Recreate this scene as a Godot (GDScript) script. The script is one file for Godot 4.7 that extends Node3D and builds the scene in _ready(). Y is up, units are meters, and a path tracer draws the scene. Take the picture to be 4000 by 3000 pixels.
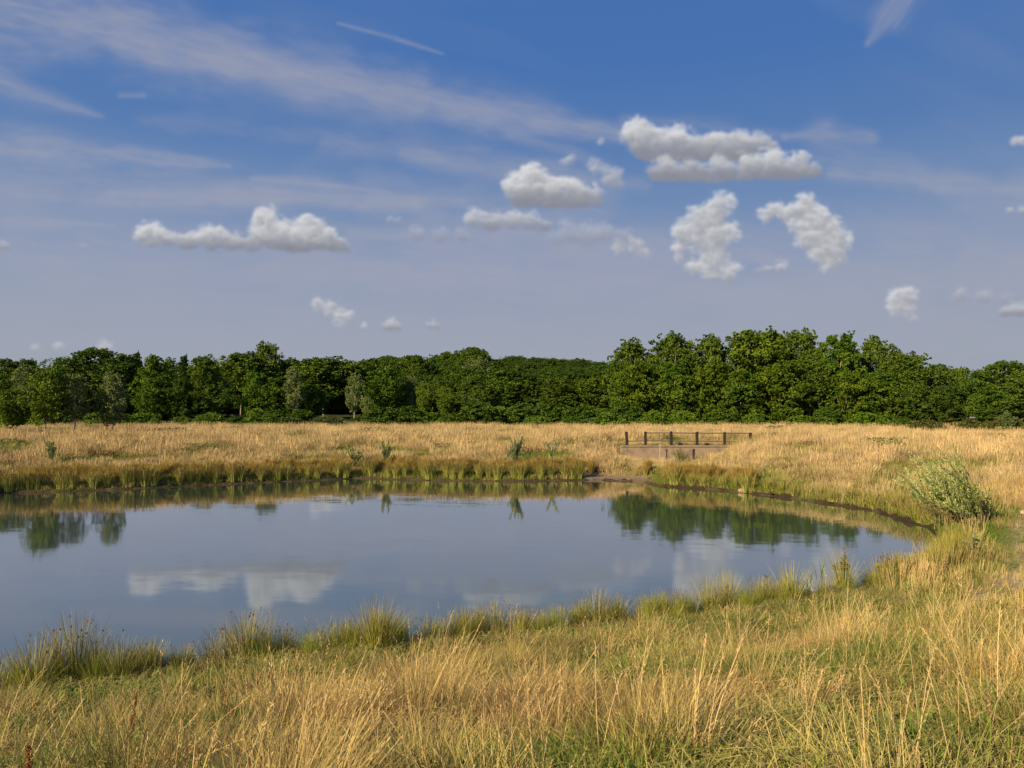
extends Node3D

# ------------------------------------------------------------------ mesh building
class MB:
	var v := PackedVector3Array()
	var n := PackedVector3Array()
	var c := PackedColorArray()
	var uv := PackedVector2Array()
	var ix := PackedInt32Array()
	var smooth := false
	var cutter := 0
	func tri(a: Vector3, b: Vector3, d: Vector3, ca: Color, cb: Color, cd: Color) -> void:
		var k := v.size()
		v.push_back(a); v.push_back(b); v.push_back(d)
		c.push_back(ca); c.push_back(cb); c.push_back(cd)
		ix.push_back(k); ix.push_back(k + 1); ix.push_back(k + 2)
	func quad(a: Vector3, b: Vector3, d: Vector3, e: Vector3, lo: Color, hi: Color) -> void:
		var k := v.size()
		v.push_back(a); v.push_back(b); v.push_back(d); v.push_back(e)
		c.push_back(lo); c.push_back(lo); c.push_back(hi); c.push_back(hi)
		ix.push_back(k); ix.push_back(k + 1); ix.push_back(k + 2)
		ix.push_back(k); ix.push_back(k + 2); ix.push_back(k + 3)
	func leaf(p: Vector3, along: Vector3, across: Vector3, col: Color) -> void:
		var k := v.size()
		v.push_back(p - along); v.push_back(p + across); v.push_back(p + along); v.push_back(p - across)
		c.push_back(col); c.push_back(col); c.push_back(col); c.push_back(col)
		ix.push_back(k); ix.push_back(k + 1); ix.push_back(k + 2)
		ix.push_back(k); ix.push_back(k + 2); ix.push_back(k + 3)
	func ribbon(p: PackedVector3Array, w: Vector3, width: float, lo: Color, hi: Color, tip := 0.15) -> void:
		var k := v.size()
		var m := p.size()
		for i in m:
			var t := float(i) / (m - 1)
			var half := w * (width * 0.5 * lerpf(1.0, tip, t * t))
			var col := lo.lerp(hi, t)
			v.push_back(p[i] - half); v.push_back(p[i] + half)
			c.push_back(col); c.push_back(col)
			if i < m - 1:
				var j := k + i * 2
				ix.push_back(j); ix.push_back(j + 1); ix.push_back(j + 3)
				ix.push_back(j); ix.push_back(j + 3); ix.push_back(j + 2)
	func tube(p: PackedVector3Array, r: PackedFloat32Array, sides: int, col: Color) -> void:
		# tapered round tube with its own normals
		smooth = true
		var k := v.size()
		for i in p.size():
			var d := (p[mini(i + 1, p.size() - 1)] - p[maxi(i - 1, 0)]).normalized()
			var a := d.cross(Vector3(0.31, 0.17, 0.93)).normalized()
			var b := d.cross(a)
			for s in sides:
				var f := TAU * s / sides
				var o := a * cos(f) + b * sin(f)
				v.push_back(p[i] + o * r[i]); n.push_back(o); c.push_back(col)
		for i in p.size() - 1:
			for s in sides:
				var q := k + i * sides + s
				var q2 := k + i * sides + (s + 1) % sides
				ix.push_back(q); ix.push_back(q + sides); ix.push_back(q2)
				ix.push_back(q2); ix.push_back(q + sides); ix.push_back(q2 + sides)
	func box(o: Vector3, s: Vector3, col: Color, bevel := 0.0, turn := Basis()) -> void:
		# a box with chamfered edges, centred on o
		var h := s * 0.5
		var pts := []
		for ax in 3:
			for sg in [-1.0, 1.0]:
				var e := [(ax + 1) % 3, (ax + 2) % 3]
				var q := PackedVector3Array()
				for m in [[-1, -1], [1, -1], [1, 1], [-1, 1]]:
					var t := Vector3.ZERO
					t[ax] = sg * h[ax]
					t[e[0]] = m[0] * (h[e[0]] - bevel)
					t[e[1]] = m[1] * (h[e[1]] - bevel)
					q.push_back(o + turn * t)
				if sg > 0:
					quad(q[3], q[2], q[1], q[0], col, col)
				else:
					quad(q[0], q[1], q[2], q[3], col, col)
		if bevel > 0.0:
			for ax in 3:
				var e0 := (ax + 1) % 3
				var e1 := (ax + 2) % 3
				for sa in [-1.0, 1.0]:
					for sb in [-1.0, 1.0]:
						var w := []
						for en in [-1.0, 1.0]:
							var t := Vector3.ZERO
							t[ax] = en * (h[ax] - bevel); t[e0] = sa * h[e0]; t[e1] = sb * (h[e1] - bevel)
							w.append(o + turn * t)
							t[e0] = sa * (h[e0] - bevel); t[e1] = sb * h[e1]
							w.append(o + turn * t)
						if sa * sb > 0:
							quad(w[0], w[2], w[3], w[1], col, col)
						else:
							quad(w[1], w[3], w[2], w[0], col, col)
	func mesh() -> ArrayMesh:
		var a := []
		a.resize(Mesh.ARRAY_MAX)
		a[Mesh.ARRAY_VERTEX] = v
		a[Mesh.ARRAY_COLOR] = c
		a[Mesh.ARRAY_INDEX] = ix
		if smooth:
			a[Mesh.ARRAY_NORMAL] = n
		if uv.size():
			a[Mesh.ARRAY_TEX_UV] = uv
		var m := ArrayMesh.new()
		m.add_surface_from_arrays(Mesh.PRIMITIVE_TRIANGLES, a)
		return m

var rng := RandomNumberGenerator.new()
var used := {}
var mats := {}

func rnd(a: float, b: float) -> float:
	return rng.randf_range(a, b)

func rdir() -> Vector3:
	var y := rng.randf_range(-1.0, 1.0)
	var f := rng.randf() * TAU
	var r := sqrt(1.0 - y * y)
	return Vector3(r * cos(f), y, r * sin(f))

func numbered(called: String) -> String:
	var k: int = used.get(called, -1) + 1
	used[called] = k
	return called if k == 0 else "%s_%03d" % [called, k]

func thing(called: String, label: String, category: String, at: Vector3, group := "") -> Node3D:
	var o := Node3D.new()
	o.name = numbered(called)
	add_child(o)
	o.position = at
	tag(o, label, category, group)
	return o

func tag(o: Node, label: String, category: String, group := "", kind := "") -> void:
	if label: o.set_meta("label", label)
	if category: o.set_meta("category", category)
	if group: o.set_meta("group", group)
	if kind: o.set_meta("kind", kind)

func part(called: String, m: Mesh, mat: Material, parent: Node) -> MeshInstance3D:
	var o := MeshInstance3D.new()
	o.name = called if parent != self else numbered(called)
	o.mesh = m
	o.material_override = mat
	o.cast_shadow = GeometryInstance3D.SHADOW_CASTING_SETTING_ON
	parent.add_child(o, true)
	return o

func noise(s: int, freq: float, octaves := 3) -> FastNoiseLite:
	var f := FastNoiseLite.new()
	f.noise_type = FastNoiseLite.TYPE_SIMPLEX_SMOOTH
	f.seed = s
	f.frequency = freq
	f.fractal_type = FastNoiseLite.FRACTAL_FBM
	f.fractal_octaves = octaves
	return f

func plant_mat(through := 0.4) -> StandardMaterial3D:
	var m := StandardMaterial3D.new()
	m.vertex_color_use_as_albedo = true
	m.roughness = 0.75
	m.metallic_specular = 0.14
	m.cull_mode = BaseMaterial3D.CULL_DISABLED
	m.backlight_enabled = true
	m.backlight = Color(through, through, through)
	return m

func noise_tex(s: int, freq: float, octaves: int, lo: Color, hi: Color, size := 512) -> NoiseTexture2D:
	var t := NoiseTexture2D.new()
	t.width = size; t.height = size
	t.seamless = true
	t.noise = noise(s, freq, octaves)
	var g := Gradient.new()
	g.set_color(0, lo); g.set_color(1, hi)
	t.color_ramp = g
	return t

func rough_mat(s: int, lo: float, hi: float, scale: float, bump: float, rough := 0.9) -> StandardMaterial3D:
	# vertex colour times a fine grain, with relief
	var m := StandardMaterial3D.new()
	m.vertex_color_use_as_albedo = true
	m.roughness = rough
	m.metallic_specular = 0.3
	m.albedo_texture = noise_tex(s, 0.02, 6, Color(lo, lo, lo), Color(hi, hi, hi))
	m.uv1_triplanar = true
	m.uv1_world_triplanar = true
	m.uv1_scale = Vector3(scale, scale, scale)
	m.heightmap_enabled = true
	m.heightmap_texture = noise_tex(s + 7, 0.03, 6, Color.BLACK, Color.WHITE)
	m.heightmap_scale = bump
	return m

# ------------------------------------------------------------------ the land
var pond := PackedVector2Array([Vector2(-26.15, -34.27), Vector2(-24.59, -35.71), Vector2(-22.5, -36.29), Vector2(-19.87, -37.28), Vector2(-18.42, -38.12), Vector2(-16.12, -39.46), Vector2(-13.82, -40.64), Vector2(-10.66, -42.16), Vector2(-8.78, -43.24), Vector2(-6.77, -42.43), Vector2(-2.75, -41.64), Vector2(1.13, -41.39), Vector2(3.24, -41.9), Vector2(4.83, -42.16), Vector2(7.28, -41.14), Vector2(7.63, -39), Vector2(9.9, -37.49), Vector2(11.1, -36.09), Vector2(12.61, -34.09), Vector2(13.69, -31.7), Vector2(14.51, -29.75), Vector2(14.3, -26.92), Vector2(14.39, -25.6), Vector2(13.67, -23.89), Vector2(12.63, -21.96), Vector2(11.48, -20.44), Vector2(10, -18.86), Vector2(8.76, -17.78), Vector2(7.62, -16.73), Vector2(5.87, -15.95), Vector2(4.71, -15.38), Vector2(3.53, -14.84), Vector2(2.17, -14.34), Vector2(0.63, -13.82), Vector2(-0.88, -13.36), Vector2(-2.44, -12.86), Vector2(-3.88, -12.4), Vector2(-5.2, -11.9), Vector2(-6.37, -11.37), Vector2(-7.46, -10.92), Vector2(-8.08, -10.42), Vector2(-9.8, -9.8), Vector2(-14, -8.6), Vector2(-24, -9), Vector2(-36, -14), Vector2(-42, -24), Vector2(-38, -32)])
const GX := -80.0
const GZ := -120.0
const GS := 0.5
const GW := 280
const GH := 270
var sd := PackedFloat32Array()
var hills := noise(3, 0.035, 3)
var trail := PackedVector2Array([Vector2(30, -31), Vector2(19, -26.2), Vector2(15.9, -23), Vector2(13.9, -19.9), Vector2(11.9, -17.2), Vector2(10, -15.2), Vector2(7.5, -13.4)])

func seg_dist(p: Vector2, a: Vector2, b: Vector2) -> float:
	var ab := b - a
	var t := clampf((p - a).dot(ab) / ab.length_squared(), 0.0, 1.0)
	return p.distance_squared_to(a + ab * t)

func pond_dist(p: Vector2) -> float:
	var m := 1e9
	var inside := false
	var k := pond.size()
	for i in k:
		var a := pond[i]
		var b := pond[(i + 1) % k]
		m = minf(m, seg_dist(p, a, b))
		if (a.y > p.y) != (b.y > p.y) and p.x < (b.x - a.x) * (p.y - a.y) / (b.y - a.y) + a.x:
			inside = not inside
	return -sqrt(m) if inside else sqrt(m)

func survey() -> void:
	sd.resize(GW * GH)
	for j in GH:
		for i in GW:
			sd[j * GW + i] = pond_dist(Vector2(GX + i * GS, GZ + j * GS))

func shore(x: float, z: float) -> float:
	var fx := (x - GX) / GS
	var fz := (z - GZ) / GS
	var cx := clampf(fx, 0.0, GW - 1.01)
	var cz := clampf(fz, 0.0, GH - 1.01)
	var i := int(cx)
	var j := int(cz)
	var u := cx - i
	var w := cz - j
	var k := j * GW + i
	var d := lerpf(lerpf(sd[k], sd[k + 1], u), lerpf(sd[k + GW], sd[k + GW + 1], u), w)
	return d + (absf(fx - cx) + absf(fz - cz)) * GS

func curve(d: float, xs: Array, ys: Array) -> float:
	if d <= xs[0]: return ys[0]
	for i in range(1, xs.size()):
		if d < xs[i]:
			return lerpf(ys[i - 1], ys[i], smoothstep(-0.15, 1.15, (d - xs[i - 1]) / (xs[i] - xs[i - 1])) * 0.35 + 0.65 * (d - xs[i - 1]) / (xs[i] - xs[i - 1]))
	return ys[-1]

func ground(x: float, z: float) -> float:
	var d := shore(x, z)
	if d < 0.0:
		return maxf(-0.9, d * 0.4) - 0.04
	var near := curve(d, [0.0, 1.0, 3.6, 7.6, 10.0, 13.6, 40.0], [0.05, 0.13, 0.5, 1.6, 2.2, 2.6, 2.8])
	var far := curve(d, [0.0, 0.9, 4.0, 9.0, 15.0, 40.0, 90.0], [0.06, 0.3, 0.8, 1.4, 1.65, 1.6, 1.5])
	var h := lerpf(near, far, smoothstep(-17.0, -27.0, z))
	h += hills.get_noise_2d(x * 3.0, z * 3.0) * 0.13 * smoothstep(0.3, 4.0, d)
	h += hills.get_noise_2d(x * 14.0 + 50.0, z * 14.0) * 0.05 * smoothstep(0.3, 2.0, d)
	# the basin before the headwall
	var b := smoothstep(6.2, 8.4, x) * smoothstep(16.0, 13.4, x) * smoothstep(-51.6, -51.0, z) * smoothstep(-39.5, -44.5, z)
	h = lerpf(h, 0.52, b)
	var shelf := smoothstep(5.6, 7.2, x) * smoothstep(18.5, 16.0, x) * smoothstep(-51.0, -51.6, z) * smoothstep(-56.0, -52.5, z)
	h = lerpf(h, 1.44, shelf)
	# the low sandy spit on the far shore
	var sx := (x - 6.0) / 2.2
	var sz := (z + 42.0) / 1.6
	h = lerpf(h, 0.13, clampf(1.4 - sx * sx - sz * sz, 0.0, 1.0))
	# the wooded hill far behind
	var hx := (x - 2.0) / 42.0
	h += 6.5 * smoothstep(-122.0, -185.0, z) * exp(-hx * hx)
	return h

func trail_dist(x: float, z: float) -> float:
	var m := 1e9
	for i in trail.size() - 1:
		m = minf(m, seg_dist(Vector2(x, z), trail[i], trail[i + 1]))
	return sqrt(m)

# ------------------------------------------------------------------ the sky
const PW := 1406
const PH := 540
var lay_a := PackedFloat32Array()   # cumulus cover
var lay_c := PackedVector3Array()   # cumulus colour times cover
var lay_v := PackedFloat32Array()   # veil of cirrus
var puffy := noise(11, 1.0, 4)
var fine := noise(12, 1.0, 3)

func body(p: Vector3, puffs: PackedVector4Array, f: float, base: float, soft: float) -> float:
	var m := 0.0
	for q in puffs:
		var dx := p.x - q.x
		var dy := p.y - q.y
		var k := 1.0 - (dx * dx + dy * dy + p.z * p.z * 0.8) / (q.z * q.z * 2.4)
		if k > 0.0: m += k * k
	if m < 0.02: return 0.0
	m = minf(m, 0.8) - 0.29
	var low := puffy.get_noise_3d(p.x * f * 1.3, p.y * f * 1.5, p.z * f * 1.3 + 9.0)
	var lump := absf(fine.get_noise_3d(p.x * f * 1.25 + low, p.y * f * 1.25, p.z * f * 1.25)) * 1.5 - 0.34
	var torn := fine.get_noise_3d(p.x * f * 5.0, p.y * f * 5.0 + 20.0, p.z * f * 5.0)
	m += low * 0.68 + (lump * 0.85 + torn * 0.13) * (1.0 - 0.6 * smoothstep(base - 40.0, base - 8.0, p.y))
	m -= smoothstep(base - 18.0, base + 8.0, p.y + low * 16.0) * 1.2
	return clampf(m * soft, 0.0, 1.0)

func cumulus(data: Array, base: float, strength: float, size: float) -> void:
	var puffs := PackedVector4Array()
	var lo := Vector2(1e9, 1e9)
	var hi := Vector2(-1e9, -1e9)
	for i in range(0, data.size(), 3):
		var q := Vector4(data[i], data[i + 1], data[i + 2] * 1.12, 0.0)
		puffs.push_back(q)
		lo = lo.min(Vector2(q.x - q.z * 1.5, q.y - q.z * 1.5))
		hi = hi.max(Vector2(q.x + q.z * 1.5, q.y + q.z * 1.5))
	var sun := Vector3(-0.40, -0.80, 0.34).normalized()   # y runs down the picture, z towards the viewer
	var depth := size * 1.5
	var steps := 14
	var st := 2.0 * depth / steps
	var f := 0.55 / size
	var x0 := maxi(0, int((lo.x + 300.0) / 2.0))
	var x1 := mini(PW - 1, int((hi.x + 300.0) / 2.0))
	var y0 := maxi(0, int((lo.y + 200.0) / 2.0))
	var y1 := mini(PH - 1, int((hi.y + 200.0) / 2.0))
	for yy in range(y0, y1):
		for xx in range(x0, x1):
			var px := xx * 2.0 - 300.0
			var py := yy * 2.0 - 200.0
			var near := PackedVector4Array()
			for q in puffs:
				var dx := px - q.x
				var dy := py - q.y
				if dx * dx + dy * dy < q.z * q.z * 2.6: near.push_back(q)
			if near.is_empty(): continue
			var pass_ := 1.0
			var col := Vector3.ZERO
			var z := depth
			for s in steps:
				var d := body(Vector3(px, py, z), near, f, base, 0.95)
				if d > 0.01:
					var a := 1.0 - exp(-d * strength * st / size * 4.4)
					var lit := 0.0
					for k in 4:
						var o := Vector3(px, py, z) + sun * (size * (0.12 + 0.15 * k + 0.07 * k * k))
						lit += body(o, puffs, f, base + 20.0, 1.7)
					lit = exp(-lit * 0.85)
					var down := clampf((py - (base - size * 2.2)) / (size * 1.6), 0.0, 1.0)
					down = smoothstep(0.0, 1.0, down)
					lit *= 1.0 - 0.8 * down
					var sky := Vector3(0.33, 0.34, 0.38).lerp(Vector3(0.235, 0.245, 0.295), down)
					col += pass_ * a * (sky + Vector3(0.50, 0.485, 0.45) * lit)
					pass_ *= 1.0 - a
					if pass_ < 0.03: break
				z -= st
			var cover := 1.0 - pass_
			if cover < 0.004: continue
			var k2 := yy * PW + xx
			lay_c[k2] = lay_c[k2] * (1.0 - cover) + col
			lay_a[k2] = 1.0 - (1.0 - lay_a[k2]) * (1.0 - cover)

func veil(pts: Array, strength: float, seedling: int, ragged := 1.0) -> void:
	# a streak of cirrus: pts are x, y, half width; torn along its length by noise
	var wisp := noise(seedling, 1.0, 4)
	var lo := Vector2(1e9, 1e9)
	var hi := Vector2(-1e9, -1e9)
	for i in range(0, pts.size(), 3):
		lo = lo.min(Vector2(pts[i] - pts[i + 2] * 3.2, pts[i + 1] - pts[i + 2] * 3.2))
		hi = hi.max(Vector2(pts[i] + pts[i + 2] * 3.2, pts[i + 1] + pts[i + 2] * 3.2))
	for yy in range(maxi(0, int((lo.y + 200) / 2)), mini(PH - 1, int((hi.y + 200) / 2))):
		for xx in range(maxi(0, int((lo.x + 300) / 2)), mini(PW - 1, int((hi.x + 300) / 2))):
			var p := Vector2(xx * 2.0 - 300.0, yy * 2.0 - 200.0)
			var best := 0.0
			for i in range(0, pts.size() - 3, 3):
				var a := Vector2(pts[i], pts[i + 1])
				var ab := Vector2(pts[i + 3], pts[i + 4]) - a
				var t := clampf((p - a).dot(ab) / ab.length_squared(), 0.0, 1.0)
				var w := lerpf(pts[i + 2], pts[i + 5], t)
				var off := p - a - ab * t
				var along := ab.normalized()
				var side := along.orthogonal()
				var u := p.dot(along)
				var s := p.dot(side)
				var bent := wisp.get_noise_2d(u * 0.005, s * 0.012) * 0.8
				var q := off.length() / (w * 1.1) + bent * ragged * 0.8
				best = maxf(best, exp(-maxf(q, 0.0) * maxf(q, 0.0) * 1.7) * (0.74 + 0.34 * wisp.get_noise_2d(u * 0.006, s * 0.045) + 0.22 * wisp.get_noise_2d(u * 0.012 + 90.0, s * 0.11)))
			var k := yy * PW + xx
			lay_v[k] = 1.0 - (1.0 - lay_v[k]) * (1.0 - clampf(best * strength, 0.0, 0.9))

func lin(r: float, g: float, b: float) -> Vector3:
	var c := Color(r / 255.0, g / 255.0, b / 255.0).srgb_to_linear()
	return Vector3(c.r, c.g, c.b)

func paint_layers() -> void:
	lay_a.resize(PW * PH)
	lay_c.resize(PW * PH)
	lay_v.resize(PW * PH)
	veil([-200, -60, 90, 150, 20, 80, 500, 120, 62, 900, 205, 58, 1350, 285, 26], 0.68, 21)
	veil([250, 90, 40, 800, 200, 60, 1150, 250, 40], 0.35, 22)
	veil([-120, 130, 45, 30, 190, 30, 210, 245, 9], 0.57, 23)
	veil([-200, 290, 40, 120, 315, 36, 490, 354, 8], 0.65, 24)
	veil([-200, 400, 34, 180, 430, 26, 560, 425, 30, 900, 440, 16], 0.54, 25)
	veil([540, 382, 8, 680, 393, 11, 840, 412, 4], 0.61, 26)
	veil([230, 412, 10, 500, 420, 22, 1000, 430, 12], 0.41, 27)
	veil([-200, 470, 14, 90, 475, 13, 240, 486, 5], 0.47, 28)
	veil([725, 38, 4, 850, 72, 7, 955, 106, 3], 0.41, 29, 0.6)
	veil([1985, -70, 60, 1930, 20, 34, 1885, 85, 9], 0.54, 30)
	veil([1700, 290, 10, 1790, 280, 32, 1890, 292, 16], 0.57, 31)
	veil([1800, 372, 14, 2000, 392, 26, 2420, 415, 34], 0.49, 32)
	veil([870, 330, 16, 1150, 370, 40, 1400, 400, 14], 0.38, 33)
	veil([250, 198, 7, 300, 198, 7], 0.41, 34, 0.5)
	veil([760, 500, 16, 1000, 515, 40, 1450, 530, 34, 1700, 560, 12], 0.46, 35)
	veil([1350, 255, 14, 1500, 262, 20, 1700, 285, 14], 0.30, 36)
	veil([-200, 640, 40, 300, 650, 46, 900, 690, 30], 0.32, 37)
	veil([1500, 640, 30, 2000, 690, 50, 2500, 680, 40], 0.27, 38)
	veil([2050, 640, 8, 2150, 640, 12, 2300, 630, 10], 0.47, 39)
	veil([100, 560, 14, 400, 590, 26, 1100, 600, 20], 0.30, 40)
	veil([1100, 285, 12, 1230, 325, 18, 1340, 360, 10], 0.34, 41)
	veil([600, 560, 40, 1100, 590, 60, 1700, 640, 60, 2300, 600, 50], 0.46, 42, 1.4)
	veil([-200, 720, 50, 400, 730, 60, 1300, 740, 60, 2400, 740, 50], 0.38, 43, 1.4)
	veil([900, 450, 30, 1200, 520, 44, 1480, 560, 30], 0.35, 44, 1.5)
	veil([1550, 480, 40, 1800, 560, 60, 2300, 560, 50], 0.32, 45, 1.5)
	veil([-250, 330, 60, 300, 400, 60, 800, 420, 50, 1300, 470, 40], 0.42, 46, 1.3)
	veil([-250, 60, 60, 300, 70, 80, 700, 150, 60], 0.34, 47, 1.3)
	veil([-250, 520, 60, 300, 560, 70, 900, 560, 60, 1500, 600, 60], 0.42, 48, 1.4)
	veil([700, 300, 20, 1000, 350, 40, 1300, 400, 40], 0.34, 49, 1.4)
	veil([1750, 330, 30, 2050, 400, 50, 2450, 430, 50], 0.36, 50, 1.4)
	veil([1800, 470, 30, 2100, 520, 50, 2450, 560, 50], 0.34, 53, 1.4)
	veil([300, 250, 20, 700, 300, 30, 1050, 320, 20], 0.22, 54, 1.4)
	cumulus([1375, 280, 26, 1395, 302, 30, 1425, 300, 22, 1455, 298, 28, 1472, 320, 38, 1422, 342, 35, 1500, 335, 38, 1548, 306, 27, 1560, 325, 36, 1608, 310, 28, 1640, 307, 20, 1600, 332, 33, 1662, 308, 17, 1360, 272, 13], 352.0, 1.0, 36.0)
	cumulus([1430, 362, 24, 1455, 372, 28, 1500, 376, 28, 1560, 372, 30, 1620, 364, 31, 1668, 350, 28, 1692, 358, 30, 1732, 360, 26, 1768, 364, 14, 1422, 384, 14, 1540, 386, 20], 398.0, 1.0, 34.0)
	cumulus([1148, 376, 21, 1130, 398, 33, 1165, 396, 26, 1202, 402, 24, 1190, 425, 34, 1130, 424, 28, 1230, 415, 27, 1262, 420, 26, 1292, 428, 17, 1240, 438, 22, 1106, 410, 16], 456.0, 1.0, 32.0)
	cumulus([320, 503, 22, 300, 508, 16, 342, 508, 16, 360, 514, 15, 378, 518, 15, 396, 521, 15, 440, 503, 18, 470, 513, 20, 500, 523, 19, 412, 521, 17, 568, 464, 21, 558, 482, 21, 580, 502, 30, 612, 510, 30, 660, 488, 22, 680, 497, 22, 650, 520, 30, 702, 520, 24, 730, 533, 17, 752, 545, 11, 540, 533, 19, 640, 533, 18, 450, 532, 14], 552.0, 1.0, 26.0)
	cumulus([1030, 470, 20, 1014, 465, 14, 1070, 475, 18, 1110, 475, 22, 1150, 480, 20, 1180, 490, 14, 1060, 488, 16], 508.0, 0.42, 22.0)
	cumulus([1560, 440, 22, 1582, 430, 13, 1540, 460, 22, 1508, 470, 22, 1480, 495, 20, 1500, 512, 22, 1540, 500, 28, 1578, 500, 20, 1468, 530, 12, 1470, 554, 10, 1535, 542, 20, 1550, 550, 20, 1532, 580, 22, 1572, 584, 20, 1500, 574, 15, 1598, 576, 10], 640.0, 0.75, 24.0)
	cumulus([1680, 450, 16, 1655, 462, 13, 1705, 462, 15, 1745, 430, 16, 1735, 450, 20, 1770, 460, 23, 1760, 490, 28, 1800, 490, 22, 1815, 520, 23, 1780, 530, 28, 1742, 510, 19, 1808, 550, 20, 1790, 570, 14, 1718, 480, 15], 640.0, 0.95, 24.0)
	cumulus([1945, 640, 18, 1970, 635, 14, 1935, 660, 16, 1960, 665, 16, 1973, 684, 9], 740.0, 0.7, 18.0)
	cumulus([1285, 355, 14, 1320, 380, 17, 1335, 370, 13, 1235, 340, 10, 1300, 300, 8, 1222, 348, 9, 1310, 365, 12, 1340, 395, 12], 420.0, 0.26, 18.0)
	cumulus([685, 655, 12, 710, 665, 13, 735, 685, 15, 755, 680, 9, 785, 702, 6], 760.0, 0.5, 14.0)
	cumulus([845, 705, 14, 830, 712, 10, 862, 713, 10], 722.0, 0.55, 14.0)
	cumulus([932, 706, 12, 948, 709, 9], 718.0, 0.4, 12.0)
	cumulus([1375, 530, 14, 1392, 542, 11, 1338, 530, 14, 1365, 515, 8], 600.0, 0.28, 14.0)
	cumulus([1690, 577, 13, 1640, 588, 10, 1660, 582, 10], 600.0, 0.28, 12.0)
	cumulus([125, 748, 10, 224, 752, 14, 75, 750, 8], 775.0, 0.3, 12.0)
	cumulus([2190, 676, 18, 2170, 682, 13, 2215, 672, 16], 692.0, 0.45, 16.0)
	cumulus([2205, 300, 9, 2220, 298, 10], 330.0, 0.5, 12.0)
	cumulus([175, 537, 12, -2, 540, 16, 10, 536, 10], 545.0, 0.28, 12.0)
	cumulus([2190, 455, 10, 2220, 458, 14], 470.0, 0.4, 12.0)
	cumulus([1230, 500, 22, 1270, 510, 26, 1310, 500, 22, 1200, 515, 18, 1350, 515, 20], 545.0, 0.13, 26.0)
	cumulus([900, 510, 18, 950, 515, 22, 1000, 510, 18, 860, 516, 12], 535.0, 0.12, 22.0)
	cumulus([2080, 640, 16, 2130, 648, 20, 2180, 650, 16], 665.0, 0.14, 18.0)
	cumulus([855, 480, 12, 840, 476, 9], 490.0, 0.2, 12.0)

func soften() -> void:
	# the air between blurs the smallest ragged bits
	var a2 := lay_a.duplicate()
	var c2 := lay_c.duplicate()
	for y in range(1, PH - 1):
		for x in range(1, PW - 1):
			var k := y * PW + x
			if a2[k] + a2[k - 1] + a2[k + 1] + a2[k - PW] + a2[k + PW] < 0.001: continue
			lay_a[k] = a2[k] * 0.36 + (a2[k - 1] + a2[k + 1] + a2[k - PW] + a2[k + PW]) * 0.16
			lay_c[k] = c2[k] * 0.36 + (c2[k - 1] + c2[k + 1] + c2[k - PW] + c2[k + PW]) * 0.16

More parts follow.
